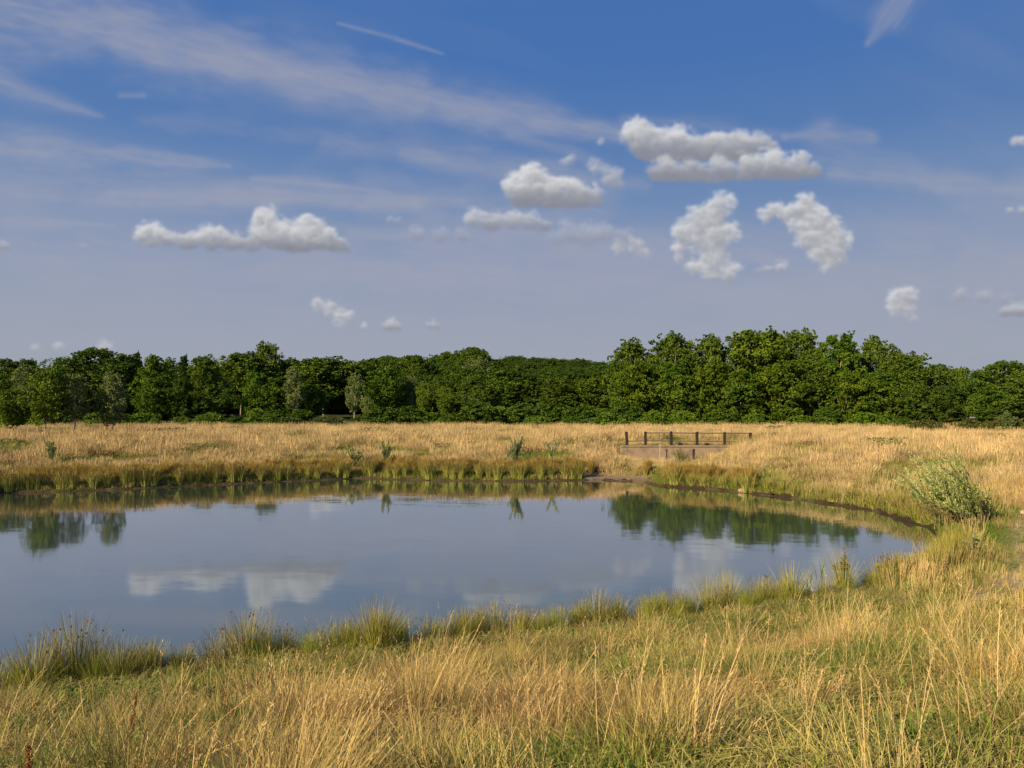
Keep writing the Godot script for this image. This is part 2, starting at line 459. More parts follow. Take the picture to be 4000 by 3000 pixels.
func make_sky() -> ImageTexture:
	paint_layers()
	soften()
	soften()
	var W := 4096
	var H := 2048
	var data := PackedFloat32Array()
	data.resize(W * H * 3)
	var stops := [0.0, 3.5, 8.0, 11.3, 15.5, 20.0, 25.0, 30.0, 45.0, 90.0]
	var tones := [lin(159, 164, 173), lin(156, 163, 176), lin(149, 159, 180), lin(136, 152, 182), lin(110, 138, 180), lin(86, 123, 177), lin(73, 115, 176), lin(69, 112, 174), lin(62, 104, 168), lin(52, 92, 156)]
	var high := noise(51, 1.0, 4)
	var tear := noise(52, 1.0, 3)
	var pale := lin(163, 166, 184)
	for j in 1024:
		var el := (90.0 - (j + 0.5) * 180.0 / H)
		var base: Vector3 = tones[-1]
		for i in range(1, stops.size()):
			if el < stops[i]:
				base = tones[i - 1].lerp(tones[i], smoothstep(0.0, 1.0, (el - stops[i - 1]) / (stops[i] - stops[i - 1])) * 0.5 + 0.5 * (el - stops[i - 1]) / (stops[i] - stops[i - 1]))
				break
		var e := deg_to_rad(el)
		var ce := cos(e)
		var se := sin(e)
		var sharp := el < 42.0
		var i := 0
		while i < W:
			var az := (i + 0.5) * TAU / W
			if az > PI: az -= TAU
			var front := absf(az) < 0.95 and sharp
			var step := 1 if front else (4 if el < 60.0 else 16)
			if step > 1: az += TAU / W * (step - 1) * 0.5
			var dx := ce * sin(az)
			var dz := ce * cos(az)
			var lay := 1.0 / (se + 0.16)
			var g := high.get_noise_2d((dx * 0.9 + dz * 0.45) * lay * 0.55 + 7.0, (dz * 0.9 - dx * 0.45) * lay * 1.7)
			var g2 := tear.get_noise_2d((dx + dz * 0.4) * lay * 0.8, (dz - dx * 0.4) * lay * 4.6)
			var cir := clampf((g + g2 * 0.4 - 0.02) * 0.62, 0.0, 0.5)
			var sector := roundf(az / 1.45)
			var a2 := az - sector * 1.45
			var flip := -1.0 if absf(sector) == 1.0 else 1.0
			var vv := 0.0
			var col := base
			var cx := 0.0
			if el < 40.0:
				var lx := ce * sin(a2) * flip / (ce * cos(a2))
				var ly := se / (ce * cos(a2))
				var px := (1106.0 + lx * 1600.0 + 300.0) * 0.5
				var py := (877.0 - ly * 1600.0 + 200.0) * 0.5
				if px > 1.0 and px < PW - 2.0 and py > 1.0 and py < PH - 2.0:
					var ix := int(px)
					var iy := int(py)
					var fu := px - ix
					var fv := py - iy
					var k := iy * PW + ix
					var edge := clampf(minf(minf(px, PW - px) / 120.0, py / 60.0), 0.0, 1.0)
					vv = lerpf(lerpf(lay_v[k], lay_v[k + 1], fu), lerpf(lay_v[k + PW], lay_v[k + PW + 1], fu), fv) * edge
					var a := lerpf(lerpf(lay_a[k], lay_a[k + 1], fu), lerpf(lay_a[k + PW], lay_a[k + PW + 1], fu), fv) * edge
					cir = cir * (1.0 - 0.72 * edge)
					var cover := 1.0 - (1.0 - cir) * (1.0 - vv)
					col = base.lerp(pale * (0.86 + 0.14 * (1.0 - se)), cover)
					if a > 0.001:
						var cc := lay_c[k].lerp(lay_c[k + 1], fu).lerp(lay_c[k + PW].lerp(lay_c[k + PW + 1], fu), fv) * edge
						col = col * (1.0 - a) + cc
				else:
					col = base.lerp(pale, cir)
			else:
				col = base.lerp(pale * 0.9, cir)
			for s in step:
				var o := (j * W + i + s) * 3
				data[o] = col.x; data[o + 1] = col.y; data[o + 2] = col.z
			i += step
	var low := lin(120, 118, 100)
	var row := PackedFloat32Array()
	row.resize(W * 3)
	for i in W:
		row[i * 3] = low.x; row[i * 3 + 1] = low.y; row[i * 3 + 2] = low.z
	var bytes := data.slice(0, W * 1024 * 3).to_byte_array()
	var rb := row.to_byte_array()
	var half := PackedByteArray()
	for j in 1024:
		half.append_array(rb)
	bytes.append_array(half)
	return ImageTexture.create_from_image(Image.create_from_data(W, H, false, Image.FORMAT_RGBF, bytes))

# ------------------------------------------------------------------ trees
func profile(shape: String, t: float) -> float:
	match shape:
		"round": return pow(sin(PI * clampf(t * 0.93 + 0.04, 0.0, 1.0)), 0.42)
		"broad": return pow(sin(PI * clampf(pow(t, 0.8) * 0.88 + 0.09, 0.0, 1.0)), 0.45)
		"column": return pow(sin(PI * clampf(pow(t, 0.8) * 0.92 + 0.05, 0.0, 1.0)), 0.65)
		"cone": return pow(1.0 - t, 0.75) * minf(1.0, 0.35 + t * 5.0) + 0.03
		"top": return pow(sin(PI * clampf(pow(t, 1.25) * 0.94 + 0.06, 0.0, 1.0)), 0.75)
	return pow(maxf(0.0, 1.0 - t * t), 0.5)

func leafage(m: MB, at: Vector3, r: float, count: int, size: float, col: Color, squash := 0.75, droop := 0.0) -> void:
	# leaves gather in small sprays scattered through the clump
	var sprays := maxi(3, count / 16)
	var spray := at
	var dd := Vector3.UP
	for i in count:
		if i % 16 == 0:
			dd = rdir()
			var q0 := r * (0.25 + 0.95 * sqrt(rng.randf()))
			spray = at + Vector3(dd.x * q0, dd.y * q0 * squash, dd.z * q0)
		var d := (dd * 0.6 + rdir()).normalized()
		var q := r * 0.36 * sqrt(rng.randf())
		var e := rdir()
		var p := spray + Vector3(e.x * q, e.y * q * 0.7, e.z * q)
		var nn := (d * 0.7 + Vector3(0, 0.55, 0) + rdir() * 0.75).normalized()
		var a := nn.cross(rdir()).normalized()
		var b := nn.cross(a)
		var s := size * rng.randf_range(0.6, 1.25)
		var tone := rng.randf_range(0.78, 1.22)
		var warm := rng.randf_range(-0.12, 0.16)
		m.leaf(p, a * s * 0.62, b * s * 0.4, Color(col.r * tone * (1.0 + warm), col.g * tone, col.b * tone))

func make_tree(k: Dictionary) -> Node3D:
	# built once for each kind: trunk and boughs, and a crown of leaf clumps
	rng.seed = k.seed
	var root := Node3D.new()
	var h: float = k.h
	var rw: float = k.r
	var base: float = k.base
	var wood := MB.new()
	var bark: Color = k.bark
	var tr: float = k.trunk
	var lean := Vector3(rnd(-0.04, 0.04), 1.0, rnd(-0.04, 0.04))
	var spine := PackedVector3Array()
	var radii := PackedFloat32Array()
	for i in 7:
		var t := i / 6.0
		spine.push_back(Vector3(lean.x * h * t + rnd(-0.02, 0.02) * h * t, -0.3 + (h * 0.9 + 0.3) * t, lean.z * h * t + rnd(-0.02, 0.02) * h * t))
		radii.push_back(tr * lerpf(1.15, 0.12, pow(t, 0.8)))
	wood.tube(spine, radii, 6, bark)
	for f in k.get("forks", 0):
		var a0 := rnd(0.0, TAU)
		var y0 := h * base * rnd(0.9, 1.25)
		var p := PackedVector3Array()
		var r := PackedFloat32Array()
		for i in 5:
			var t := i / 4.0
			p.push_back(Vector3(lean.x * y0 + cos(a0) * rw * 0.75 * pow(t, 0.8), y0 + (h * 0.55) * t, lean.z * y0 + sin(a0) * rw * 0.75 * pow(t, 0.8)))
			r.push_back(tr * 0.62 * lerpf(1.0, 0.15, t))
		wood.tube(p, r, 5, bark)
	var crown := MB.new()
	var lumps := noise(k.seed, 1.0, 2)
	var col: Color = k.col
	var col2: Color = k.col2
	var n: int = k.clumps
	for i in n:
		var t := (i + rng.randf()) / n
		var shell := sqrt(rng.randf_range(k.get("inner", 0.18), 1.0))
		var f := i * 2.39996 + rnd(-0.5, 0.5)
		var w := profile(k.shape, t) * (0.95 + 1.0 * lumps.get_noise_2d(cos(f) * 1.1 + t * 2.0, sin(f) * 1.1 + t * 3.0))
		var c := Vector3(lean.x * h * t + cos(f) * rw * w * shell, h * lerpf(base, 1.0, t), lean.z * h * t + sin(f) * rw * w * shell)
		var cr: float = k.cr * rnd(0.65, 1.35) * (0.75 if t > 0.88 else 1.0)
		c.y -= cr * 0.5
		var tint := col.lerp(col2, clampf(0.5 + lumps.get_noise_3d(c.x * 0.35, c.y * 0.35, c.z * 0.35) * 1.5 + rnd(-0.25, 0.25), 0.0, 1.0))
		leafage(crown, c, cr, int(k.leaves * rnd(0.7, 1.3)), k.leaf, tint, k.get("squash", 0.75), k.get("droop", 0.0))
		if i % 4 == 0 and t < 0.85:
			var y0 := maxf(h * base * 0.85, c.y - rnd(0.5, 1.6) * rw * 0.5)
			var o := Vector3(lean.x * y0, y0, lean.z * y0)
			wood.tube(PackedVector3Array([o, o.lerp(c, 0.5) + Vector3(0, -0.04 * h, 0), c]), PackedFloat32Array([tr * 0.4, tr * 0.25, tr * 0.06]), 4, bark)
	# a few loose sprays that break the outline
	for i in k.get("sprays", 14):
		var f := rnd(0.0, TAU)
		var t := rnd(0.35, 1.0)
		var w := profile(k.shape, t) * rnd(0.95, 1.15)
		var c := Vector3(cos(f) * rw * w, h * lerpf(base, 1.0, t) + rnd(0.0, 0.035) * h, sin(f) * rw * w)
		leafage(crown, c, k.cr * rnd(0.25, 0.45), int(k.leaves * 0.22), k.leaf, col.lerp(col2, rng.randf()), 1.1)
	part("trunk", wood.mesh(), mats.bark, root)
	part("crown" if not k.get("low", false) else "foliage", crown.mesh(), mats.leaf, root)
	return root

func kinds() -> Dictionary:
	var bark := Color(0.11, 0.09, 0.06)
	var pale := Color(0.36, 0.33, 0.25)
	return {
		"oak": {"seed": 101, "h": 10.0, "r": 3.7, "base": 0.2, "shape": "round", "clumps": 105, "leaves": 324, "cr": 1.03, "leaf": 0.220, "trunk": 0.24, "bark": bark, "col": Color(0.062, 0.120, 0.017), "col2": Color(0.106, 0.174, 0.025), "forks": 2},
		"oak_b": {"seed": 102, "h": 10.0, "r": 3.6, "base": 0.17, "shape": "broad", "clumps": 105, "leaves": 324, "cr": 0.99, "leaf": 0.207, "trunk": 0.24, "bark": bark, "col": Color(0.050, 0.099, 0.017), "col2": Color(0.088, 0.149, 0.022), "forks": 1},
		"ash": {"seed": 103, "h": 10.0, "r": 3.5, "base": 0.24, "shape": "top", "clumps": 92, "leaves": 270, "cr": 0.90, "leaf": 0.220, "trunk": 0.2, "bark": Color(0.26, 0.24, 0.18), "col": Color(0.066, 0.129, 0.021), "col2": Color(0.114, 0.177, 0.029), "forks": 3, "sprays": 34},
		"ash_b": {"seed": 104, "h": 10.0, "r": 3.0, "base": 0.28, "shape": "round", "clumps": 84, "leaves": 292, "cr": 0.88, "leaf": 0.207, "trunk": 0.17, "bark": pale, "col": Color(0.071, 0.130, 0.017), "col2": Color(0.115, 0.177, 0.025), "forks": 2, "sprays": 28},
		"stem_tree": {"seed": 120, "h": 10.0, "r": 2.6, "base": 0.42, "shape": "round", "clumps": 84, "leaves": 292, "cr": 0.88, "leaf": 0.207, "trunk": 0.09, "bark": Color(0.30, 0.27, 0.20), "col": Color(0.078, 0.143, 0.019), "col2": Color(0.127, 0.195, 0.028), "forks": 2, "sprays": 28},
		"sycamore": {"seed": 105, "h": 10.0, "r": 3.7, "base": 0.1, "shape": "broad", "clumps": 120, "leaves": 270, "cr": 0.90, "leaf": 0.246, "trunk": 0.22, "bark": Color(0.24, 0.2, 0.13), "col": Color(0.072, 0.133, 0.013), "col2": Color(0.139, 0.213, 0.022), "squash": 0.55, "forks": 2, "sprays": 26},
		"sycamore_b": {"seed": 106, "h": 10.0, "r": 3.5, "base": 0.1, "shape": "broad", "clumps": 115, "leaves": 270, "cr": 0.90, "leaf": 0.233, "trunk": 0.2, "bark": Color(0.28, 0.24, 0.16), "col": Color(0.062, 0.131, 0.016), "col2": Color(0.114, 0.190, 0.022), "squash": 0.55, "forks": 3, "sprays": 24},
		"poplar": {"seed": 107, "h": 10.0, "r": 2.6, "base": 0.2, "shape": "column", "clumps": 80, "leaves": 281, "cr": 0.77, "leaf": 0.194, "trunk": 0.17, "bark": bark, "col": Color(0.080, 0.160, 0.019), "col2": Color(0.139, 0.236, 0.028), "sprays": 24},
		"conifer": {"seed": 108, "h": 10.0, "r": 2.4, "base": 0.08, "shape": "cone", "clumps": 95, "leaves": 217, "cr": 0.68, "leaf": 0.175, "trunk": 0.16, "bark": bark, "col": Color(0.038, 0.078, 0.021), "col2": Color(0.066, 0.120, 0.025), "squash": 0.4, "inner": 0.05},
		"silver": {"seed": 109, "h": 6.0, "r": 1.45, "base": 0.3, "shape": "column", "clumps": 62, "leaves": 205, "cr": 0.45, "leaf": 0.110, "trunk": 0.075, "bark": Color(0.42, 0.40, 0.33), "col": Color(0.132, 0.189, 0.053), "col2": Color(0.212, 0.273, 0.104), "forks": 1, "sprays": 26},
		"young_green": {"seed": 110, "h": 5.5, "r": 1.7, "base": 0.33, "shape": "round", "clumps": 80, "leaves": 226, "cr": 0.50, "leaf": 0.123, "trunk": 0.075, "bark": Color(0.45, 0.42, 0.34), "col": Color(0.098, 0.174, 0.019), "col2": Color(0.168, 0.244, 0.033), "sprays": 24},
		"young_willow": {"seed": 111, "h": 5.5, "r": 1.35, "base": 0.36, "shape": "column", "clumps": 46, "leaves": 130, "cr": 0.43, "leaf": 0.110, "trunk": 0.065, "bark": Color(0.40, 0.34, 0.24), "col": Color(0.137, 0.196, 0.055), "col2": Color(0.191, 0.252, 0.092), "forks": 2, "sprays": 26},
		"bush": {"seed": 112, "h": 3.0, "r": 2.0, "base": 0.0, "shape": "dome", "clumps": 62, "leaves": 249, "cr": 0.56, "leaf": 0.149, "trunk": 0.06, "bark": bark, "col": Color(0.056, 0.117, 0.015), "col2": Color(0.099, 0.169, 0.025), "forks": 2, "low": true},
		"bush_bright": {"seed": 113, "h": 3.0, "r": 2.0, "base": 0.0, "shape": "dome", "clumps": 62, "leaves": 237, "cr": 0.54, "leaf": 0.155, "trunk": 0.06, "bark": bark, "col": Color(0.108, 0.209, 0.022), "col2": Color(0.176, 0.283, 0.038), "forks": 2, "low": true, "sprays": 24},
		"grey_bush": {"seed": 114, "h": 3.0, "r": 1.9, "base": 0.0, "shape": "dome", "clumps": 58, "leaves": 260, "cr": 0.50, "leaf": 0.129, "trunk": 0.05, "bark": bark, "col": Color(0.084, 0.130, 0.041), "col2": Color(0.139, 0.188, 0.076), "forks": 2, "low": true, "sprays": 24},
		"scrub": {"seed": 115, "h": 1.6, "r": 1.8, "base": 0.0, "shape": "dome", "clumps": 46, "leaves": 249, "cr": 0.45, "leaf": 0.110, "trunk": 0.03, "bark": bark, "col": Color(0.088, 0.121, 0.025), "col2": Color(0.171, 0.152, 0.065), "low": true, "sprays": 26},
	}

var cast := {}

func plant_woods(rows: Array, called: String, category: String, group: String) -> void:
	for r in rows:
		var k: Dictionary = cast[r[0]]
		var o: Node3D
		if k.has("node"):
			o = k.node.duplicate()
		else:
			o = make_tree(k)
			k.node = o
		o.name = numbered(called)
		add_child(o)
		tag(o, r[5], category, group)
		rng.seed = hash(r[5])
		o.position = Vector3(r[1], ground(r[1], r[2]) - 0.05, r[2])
		o.rotation.y = rnd(0.0, TAU)
		var hs: float = r[3] / k.h / 1.0
		var ws: float = clampf(r[4] * (0.95 if k.h < 7.0 and k.h > 4.0 else 1.22) / (k.r * 2.0), 0.6 * hs, 1.8 * hs)
		o.scale = Vector3(ws * rnd(0.95, 1.08), hs, ws * rnd(0.95, 1.08))

# ------------------------------------------------------------------ grasses
func blade(m: MB, at: Vector3, dir: float, h: float, lean: float, width: float, lo: Color, hi: Color, segs := 3, tip := 0.15, sag := 0.0) -> Vector3:
	var d := Vector3(cos(dir), 0, sin(dir))
	var p := PackedVector3Array()
	for i in segs + 1:
		var t := float(i) / segs
		p.push_back(at + Vector3(0, h * (t - sag * t * t * t), 0) + d * lean * t * t)
	var f := dir + PI * 0.5 + rnd(-0.9, 0.9)
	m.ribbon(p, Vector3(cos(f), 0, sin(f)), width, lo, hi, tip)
	return p[segs]

func seed_head(m: MB, at: Vector3, up: Vector3, l: float, w: float, col: Color) -> void:
	var a := up.cross(Vector3(0.3, 0.1, 0.9)).normalized() * w
	var b := up.cross(a).normalized() * w
	for s in [a, b]:
		m.leaf(at + up * l * 0.3, up * l * 0.5, s, col)

func tone(c: Color, k: float) -> Color:
	return Color(c.r * k, c.g * k, c.b * k)

func grass_tuft(seedling: int, n: int, spread: float, h0: float, h1: float, lean: float, width: float, lo: Color, hi: Color, sag := 0.0, segs := 3) -> ArrayMesh:
	rng.seed = seedling
	var m := MB.new()
	for i in n:
		var f := rnd(0.0, TAU)
		var q := spread * sqrt(rng.randf())
		var k := rnd(0.75, 1.2)
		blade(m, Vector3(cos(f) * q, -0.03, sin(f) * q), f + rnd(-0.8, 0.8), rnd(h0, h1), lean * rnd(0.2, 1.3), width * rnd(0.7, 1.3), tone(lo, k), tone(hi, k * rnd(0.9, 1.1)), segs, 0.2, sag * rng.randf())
	return m.mesh()

func stem_tuft(seedling: int, n: int, spread: float, h0: float, h1: float, lean: float, head: float, width: float) -> ArrayMesh:
	# tall flowering stems with feathery heads
	rng.seed = seedling
	var m := MB.new()
	for i in n:
		var f := rnd(0.0, TAU)
		var q := spread * sqrt(rng.randf())
		var k := rnd(0.8, 1.2)
		var stalk := Color(1.0 * k, 1.0 * k, 0.95 * k)
		var d := f + rnd(-0.6, 0.6)
		var h := rnd(h0, h1)
		var ln := lean * rnd(0.2, 1.2)
		var top := blade(m, Vector3(cos(f) * q, -0.03, sin(f) * q), d, h, ln, width * rnd(0.75, 1.2), tone(stalk, 0.9), stalk, 4, 0.6)
		var up := (Vector3(cos(d) * ln * 1.6, h, sin(d) * ln * 1.6)).normalized()
		var hc := Color(1.02 * k, 0.92 * k, 0.85 * k)
		for s in 11:
			var b := top - up * head * s / 11.0
			var o := (rdir() * 0.5 + up).normalized()
			m.leaf(b + o * head * 0.09, o * head * 0.11, o.cross(rdir()).normalized() * head * 0.016, hc)
	return m.mesh()

func mat_tuft(seedling: int, n: int, spread: float, l: float, width: float) -> ArrayMesh:
	# fallen dry stems that make the mat between the tufts
	rng.seed = seedling
	var m := MB.new()
	for i in n:
		var f := rnd(0.0, TAU)
		var c := Vector3(rnd(-spread, spread), rnd(0.0, 0.16), rnd(-spread, spread))
		var d := Vector3(cos(f), rnd(-0.15, 0.4), sin(f)) * l * rnd(0.5, 1.2)
		var k := rnd(0.65, 1.2)
		m.ribbon(PackedVector3Array([c, c + d * 0.5 + Vector3(0, 0.05, 0), c + d + Vector3(0, -0.03, 0)]), Vector3(-sin(f), rnd(-0.5, 0.5), cos(f)).normalized(), width * rnd(0.7, 1.3), Color(k, k, k * 0.95), Color(k, k, k), 0.4)
	return m.mesh()

func field(called: String, m: Mesh, where: Array, tint: PackedColorArray, label: String, group := "") -> void:
	if where.is_empty(): return
	var mm := MultiMesh.new()
	mm.transform_format = MultiMesh.TRANSFORM_3D
	mm.use_colors = true
	mm.mesh = m
	mm.instance_count = where.size()
	for i in where.size():
		mm.set_instance_transform(i, where[i])
		mm.set_instance_color(i, tint[i])
	var o := MultiMeshInstance3D.new()
	o.name = numbered(called)
	o.multimesh = mm
	o.material_override = mats.grass
	tag(o, label, "grass", group, "stuff")
	add_child(o)

var patches := [Vector3(2.8, -7.7, 1.3), Vector3(3.6, -7.2, 1.5), Vector3(1.5, -8.3, 0.7), Vector3(0.9, -3.9, 0.9), Vector3(-1.1, -7.6, 1.0), Vector3(0.0, -4.5, 0.5), Vector3(-2.3, -6.8, 0.8), Vector3(-3.1, -6.3, 0.9), Vector3(4.8, -8.0, 1.0), Vector3(2.2, -4.4, 0.6), Vector3(14.6, -21.2, 2.2), Vector3(12.5, -19.4, 1.6), Vector3(-5.2, -7.8, 0.8), Vector3(3.0, -5.4, 0.5)]
var patchy := noise(61, 0.16, 3)
var speck := noise(62, 0.9, 2)

func greenness(x: float, z: float, d: float) -> float:
	var g := patchy.get_noise_2d(x, z) * 0.9 + speck.get_noise_2d(x, z) * 0.4 + 0.06
	for p in patches:
		var q: float = Vector2(x - p.x, z - p.y).length() / p.z + speck.get_noise_2d(x * 1.3, z * 1.3) * 0.55
		if q < 1.3: g += (1.3 - q) * 0.6
	g += smoothstep(2.6, 0.3, d) * 0.45 + smoothstep(7.0, 1.0, d) * smoothstep(5.0, 9.0, x) * 0.3
	if z < -25.0:
		var w := streak.get_noise_2d(x * 1.1, z * 1.3)
		g += (smoothstep(0.08, 0.3, w) * 0.95 - 0.22 * smoothstep(0.0, -0.25, w)) * smoothstep(1.0, 5.0, d) - smoothstep(3.0, 8.0, d) * 0.2
	return g

var bent := noise(63, 0.30, 2)
var clump := noise(64, 0.55, 2)
var streak := noise(65, 0.14, 3)

func sow(x: float, z: float, h: float, tilt: float, size: float, wide := 1.0) -> Transform3D:
	var gust := bent.get_noise_2d(x, z)
	var b := Basis(Vector3.UP, rng.randf() * TAU)
	var axis := Vector3(0.25 + gust, 0, -0.85).normalized()
	b = Basis(axis, tilt * (0.5 + gust * 2.0 + rnd(-0.9, 0.9))) * b
	var s := size * rnd(0.75, 1.25)
	return Transform3D(b.scaled_local(Vector3(s * wide, s, s * wide)), Vector3(x, h, z))

func straw(x: float, z: float, g: float) -> Color:
	var k := speck.get_noise_2d(x * 0.5 + 40.0, z * 0.5) * 0.6 + patchy.get_noise_2d(x * 2.0 - 30.0, z * 2.0) * 0.8 + rnd(-0.3, 0.3)
	var c := Color(0.505, 0.385, 0.178).lerp(Color(0.61, 0.49, 0.255), clampf(k + 0.3, 0.0, 1.0)).lerp(Color(0.47, 0.325, 0.20), clampf(-k, 0.0, 1.0))
	if z < -20.0: c = c.lerp(Color(0.50, 0.335, 0.215), clampf(streak.get_noise_2d(x * 0.7 + 200.0, z * 0.9) * 1.2 + smoothstep(4.0, 18.0, x) * 0.3, 0.0, 0.55))
	if z < -30.0: c = c.lerp(Color(0.58, 0.485, 0.285), 0.5)
	elif z > -14.0: c = Color(c.r * 0.95, c.g * 0.935, c.b * 0.78)
	return c.lerp(Color(0.28, 0.29, 0.085), clampf(g + 0.15, 0.0, 0.8)) * rnd(0.8, 1.14) * (1.0 + clampf(clump.get_noise_2d(x + 60.0, z) * 0.55, -0.28, 0.2))

func leafy(g: float) -> Color:
	return Color(0.25, 0.275, 0.065).lerp(Color(0.14, 0.215, 0.038), clampf(g * 1.1 + rnd(-0.3, 0.3), 0.0, 1.0)) * rnd(0.8, 1.2)

func meadow() -> void:
	rng.seed = 77
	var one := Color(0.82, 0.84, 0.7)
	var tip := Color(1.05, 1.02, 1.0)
	var lots := {}
	var meshes := {
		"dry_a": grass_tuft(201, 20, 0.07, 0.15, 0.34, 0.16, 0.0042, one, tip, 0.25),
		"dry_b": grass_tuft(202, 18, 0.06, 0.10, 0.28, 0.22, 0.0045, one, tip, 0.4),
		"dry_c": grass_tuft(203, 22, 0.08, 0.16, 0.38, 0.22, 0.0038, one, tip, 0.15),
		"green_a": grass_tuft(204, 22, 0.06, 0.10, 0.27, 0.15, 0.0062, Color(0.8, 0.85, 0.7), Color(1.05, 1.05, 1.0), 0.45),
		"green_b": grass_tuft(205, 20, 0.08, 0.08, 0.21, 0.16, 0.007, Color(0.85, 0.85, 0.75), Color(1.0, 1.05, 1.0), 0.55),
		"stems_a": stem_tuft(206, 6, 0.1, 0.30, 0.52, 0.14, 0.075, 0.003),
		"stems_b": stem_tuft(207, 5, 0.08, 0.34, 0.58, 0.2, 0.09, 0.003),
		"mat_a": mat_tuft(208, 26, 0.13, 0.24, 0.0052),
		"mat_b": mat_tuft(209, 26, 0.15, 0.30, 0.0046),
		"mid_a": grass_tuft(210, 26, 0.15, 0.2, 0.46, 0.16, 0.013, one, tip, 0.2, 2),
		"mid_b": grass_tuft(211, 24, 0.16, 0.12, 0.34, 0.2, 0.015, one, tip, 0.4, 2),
		"mid_c": stem_tuft(212, 12, 0.18, 0.4, 0.62, 0.12, 0.14, 0.009),
		"far_a": grass_tuft(213, 34, 0.26, 0.28, 0.60, 0.18, 0.022, one, tip, 0.15, 2),
		"far_b": grass_tuft(214, 30, 0.28, 0.2, 0.46, 0.22, 0.026, one, tip, 0.3, 2),
		"far_c": stem_tuft(215, 14, 0.3, 0.5, 0.82, 0.14, 0.2, 0.017),
	}
	for k in meshes: lots[k] = [[], PackedColorArray()]
	var put := func(k: String, t: Transform3D, c: Color) -> void:
		lots[k][0].append(t)
		lots[k][1].push_back(c)
	# bands: z from, z to, cell, kind of lot
	for b in [[-0.6, -7.4, 0.044, 0], [-7.4, -17.5, 0.062, 0], [-12.0, -52.0, 0.14, 1], [-34.0, -60.0, 0.17, 2], [-60.0, -92.0, 0.25, 2]]:
		var cell: float = b[2]
		var z: float = b[0]
		while z > b[1]:
			var half := absf(z) * 0.74 + (2.2 if b[3] == 0 else 4.0)
			var x := -half
			while x < half:
				var px := x + rnd(-0.6, 0.6) * cell
				var pz := z + rnd(-0.6, 0.6) * cell
				x += cell
				var d := shore(px, pz)
				if d < 0.14: continue
				var fell: bool = b[3] == 1
				if b[3] == 0 and pz < -11.5 and px > 8.6 - (pz + 17.5) * 0.25: continue
				if fell and (px < 8.2 - (pz + 17.5) * 0.25 and pz > -30.0): continue
				if fell and (pz < -34.0 and px < 50.0): continue
				if b[3] == 2 and d > 62.0: continue
				if px > 7.0 and px < 14.9 and pz < -48.6 and pz > -51.9 and (pz < (-50.2 if px < 12.4 else -50.6) or (px < 12.4 and rng.randf() < 0.6)): continue
				var sx := (px - 6.0) / 2.2
				var sz := (pz + 42.2) / 1.5
				if sx * sx + sz * sz < 1.1 and d < 1.5: continue
				var td := trail_dist(px, pz) if px > 5.0 and pz > -29.0 else 9.0
				var bare := td < 0.42 and px > 8.0
				if bare and rng.randf() < 0.3: continue
				var h := ground(px, pz)
				var g := greenness(px, pz, d) + smoothstep(1.3, 0.4, td) * 0.2
				if b[3] == 0: g += 0.27 - 0.5 * clump.get_noise_2d(px, pz)
				var low := lerpf(0.34, 1.0, smoothstep(0.4, 1.5, td))
				if b[3] == 0:
					low *= clampf(1.0 + 1.5 * clump.get_noise_2d(px, pz), 0.58, 1.6) * lerpf(0.7, 1.0, smoothstep(0.6, 3.0, d))
				if pz < -43.0 and pz > -54.0 and px > 6.5 and px < 17.0: low = 0.5 if px < 12.4 or pz < -51.5 else 0.8
				var roll := rng.randf()
				if b[3] == 0:
					if roll < 0.26:
						put.call("mat_a" if rng.randf() < 0.5 else "mat_b", sow(px, pz, h, 0.1, 1.0), straw(px, pz, g * 0.7) * 0.92)
					elif g > 0.04 and roll < 0.36 + clampf(g * 1.1, 0.0, 0.62):
						put.call("green_a" if rng.randf() < 0.6 else "green_b", sow(px, pz, h, 0.3, low * rnd(0.85, 1.15)), leafy(g))
					elif pz < -3.0 and roll > 0.985 - 0.05 * clampf(0.4 - g + bent.get_noise_2d(px * 3.0, pz * 3.0), 0.0, 1.0):
						put.call("stems_a" if rng.randf() < 0.5 else "stems_b", sow(px, pz, h, 0.3, low), Color(0.60, 0.46, 0.23) * rnd(0.85, 1.1))
					else:
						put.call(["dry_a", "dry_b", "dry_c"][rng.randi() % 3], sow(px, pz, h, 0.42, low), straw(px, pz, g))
				elif fell:
					if g > 0.2 and roll < 0.2 + g * 0.6:
						put.call("mid_b", sow(px, pz, h, 0.2, low), leafy(g * 0.9))
					elif roll > 0.9:
						put.call("mid_c", sow(px, pz, h, 0.15, low), straw(px, pz, 0.0) * 1.1)
					else:
						put.call("mid_a" if rng.randf() < 0.6 else "mid_b", sow(px, pz, h, 0.2, low), straw(px, pz, g))
				else:
					var young := smoothstep(0.4, 3.0, d)
					if g > 0.25:
						low *= 0.8
					if g > 0.25 and roll < 0.15 + g * 0.8:
						put.call("far_b", sow(px, pz, h, 0.15, 0.9 * low), leafy(g * 0.7).lerp(straw(px, pz, g), 0.2))
					elif roll > 0.86 and d > 5.0 and g < 0.2:
						put.call("far_c", sow(px, pz, h, 0.12, 0.95 * low), straw(px, pz, -0.2) * 1.1)
					else:
						put.call("far_a" if rng.randf() < 0.6 else "far_b", sow(px, pz, h, 0.15, lerpf(0.6, 1.0, young) * low), straw(px, pz, g * 0.75))
			z -= cell
	# broad-leaved weeds low in the green patches
	rng.seed = 78
	var rosette := MB.new()
	for i in 44:
		var f := rnd(0.0, TAU)
		var d := Vector3(cos(f), rnd(0.25, 1.1), sin(f)).normalized()
		var p := Vector3(cos(f) * rnd(0.0, 0.05), rnd(0.0, 0.10), sin(f) * rnd(0.0, 0.05))
		var l := rnd(0.012, 0.028)
		rosette.leaf(p + d * l, d * l, Vector3(-sin(f), rnd(-0.3, 0.3), cos(f)).normalized() * l * 0.42, Color.WHITE * rnd(0.75, 1.25))
	var rw := []
	var rc := PackedColorArray()
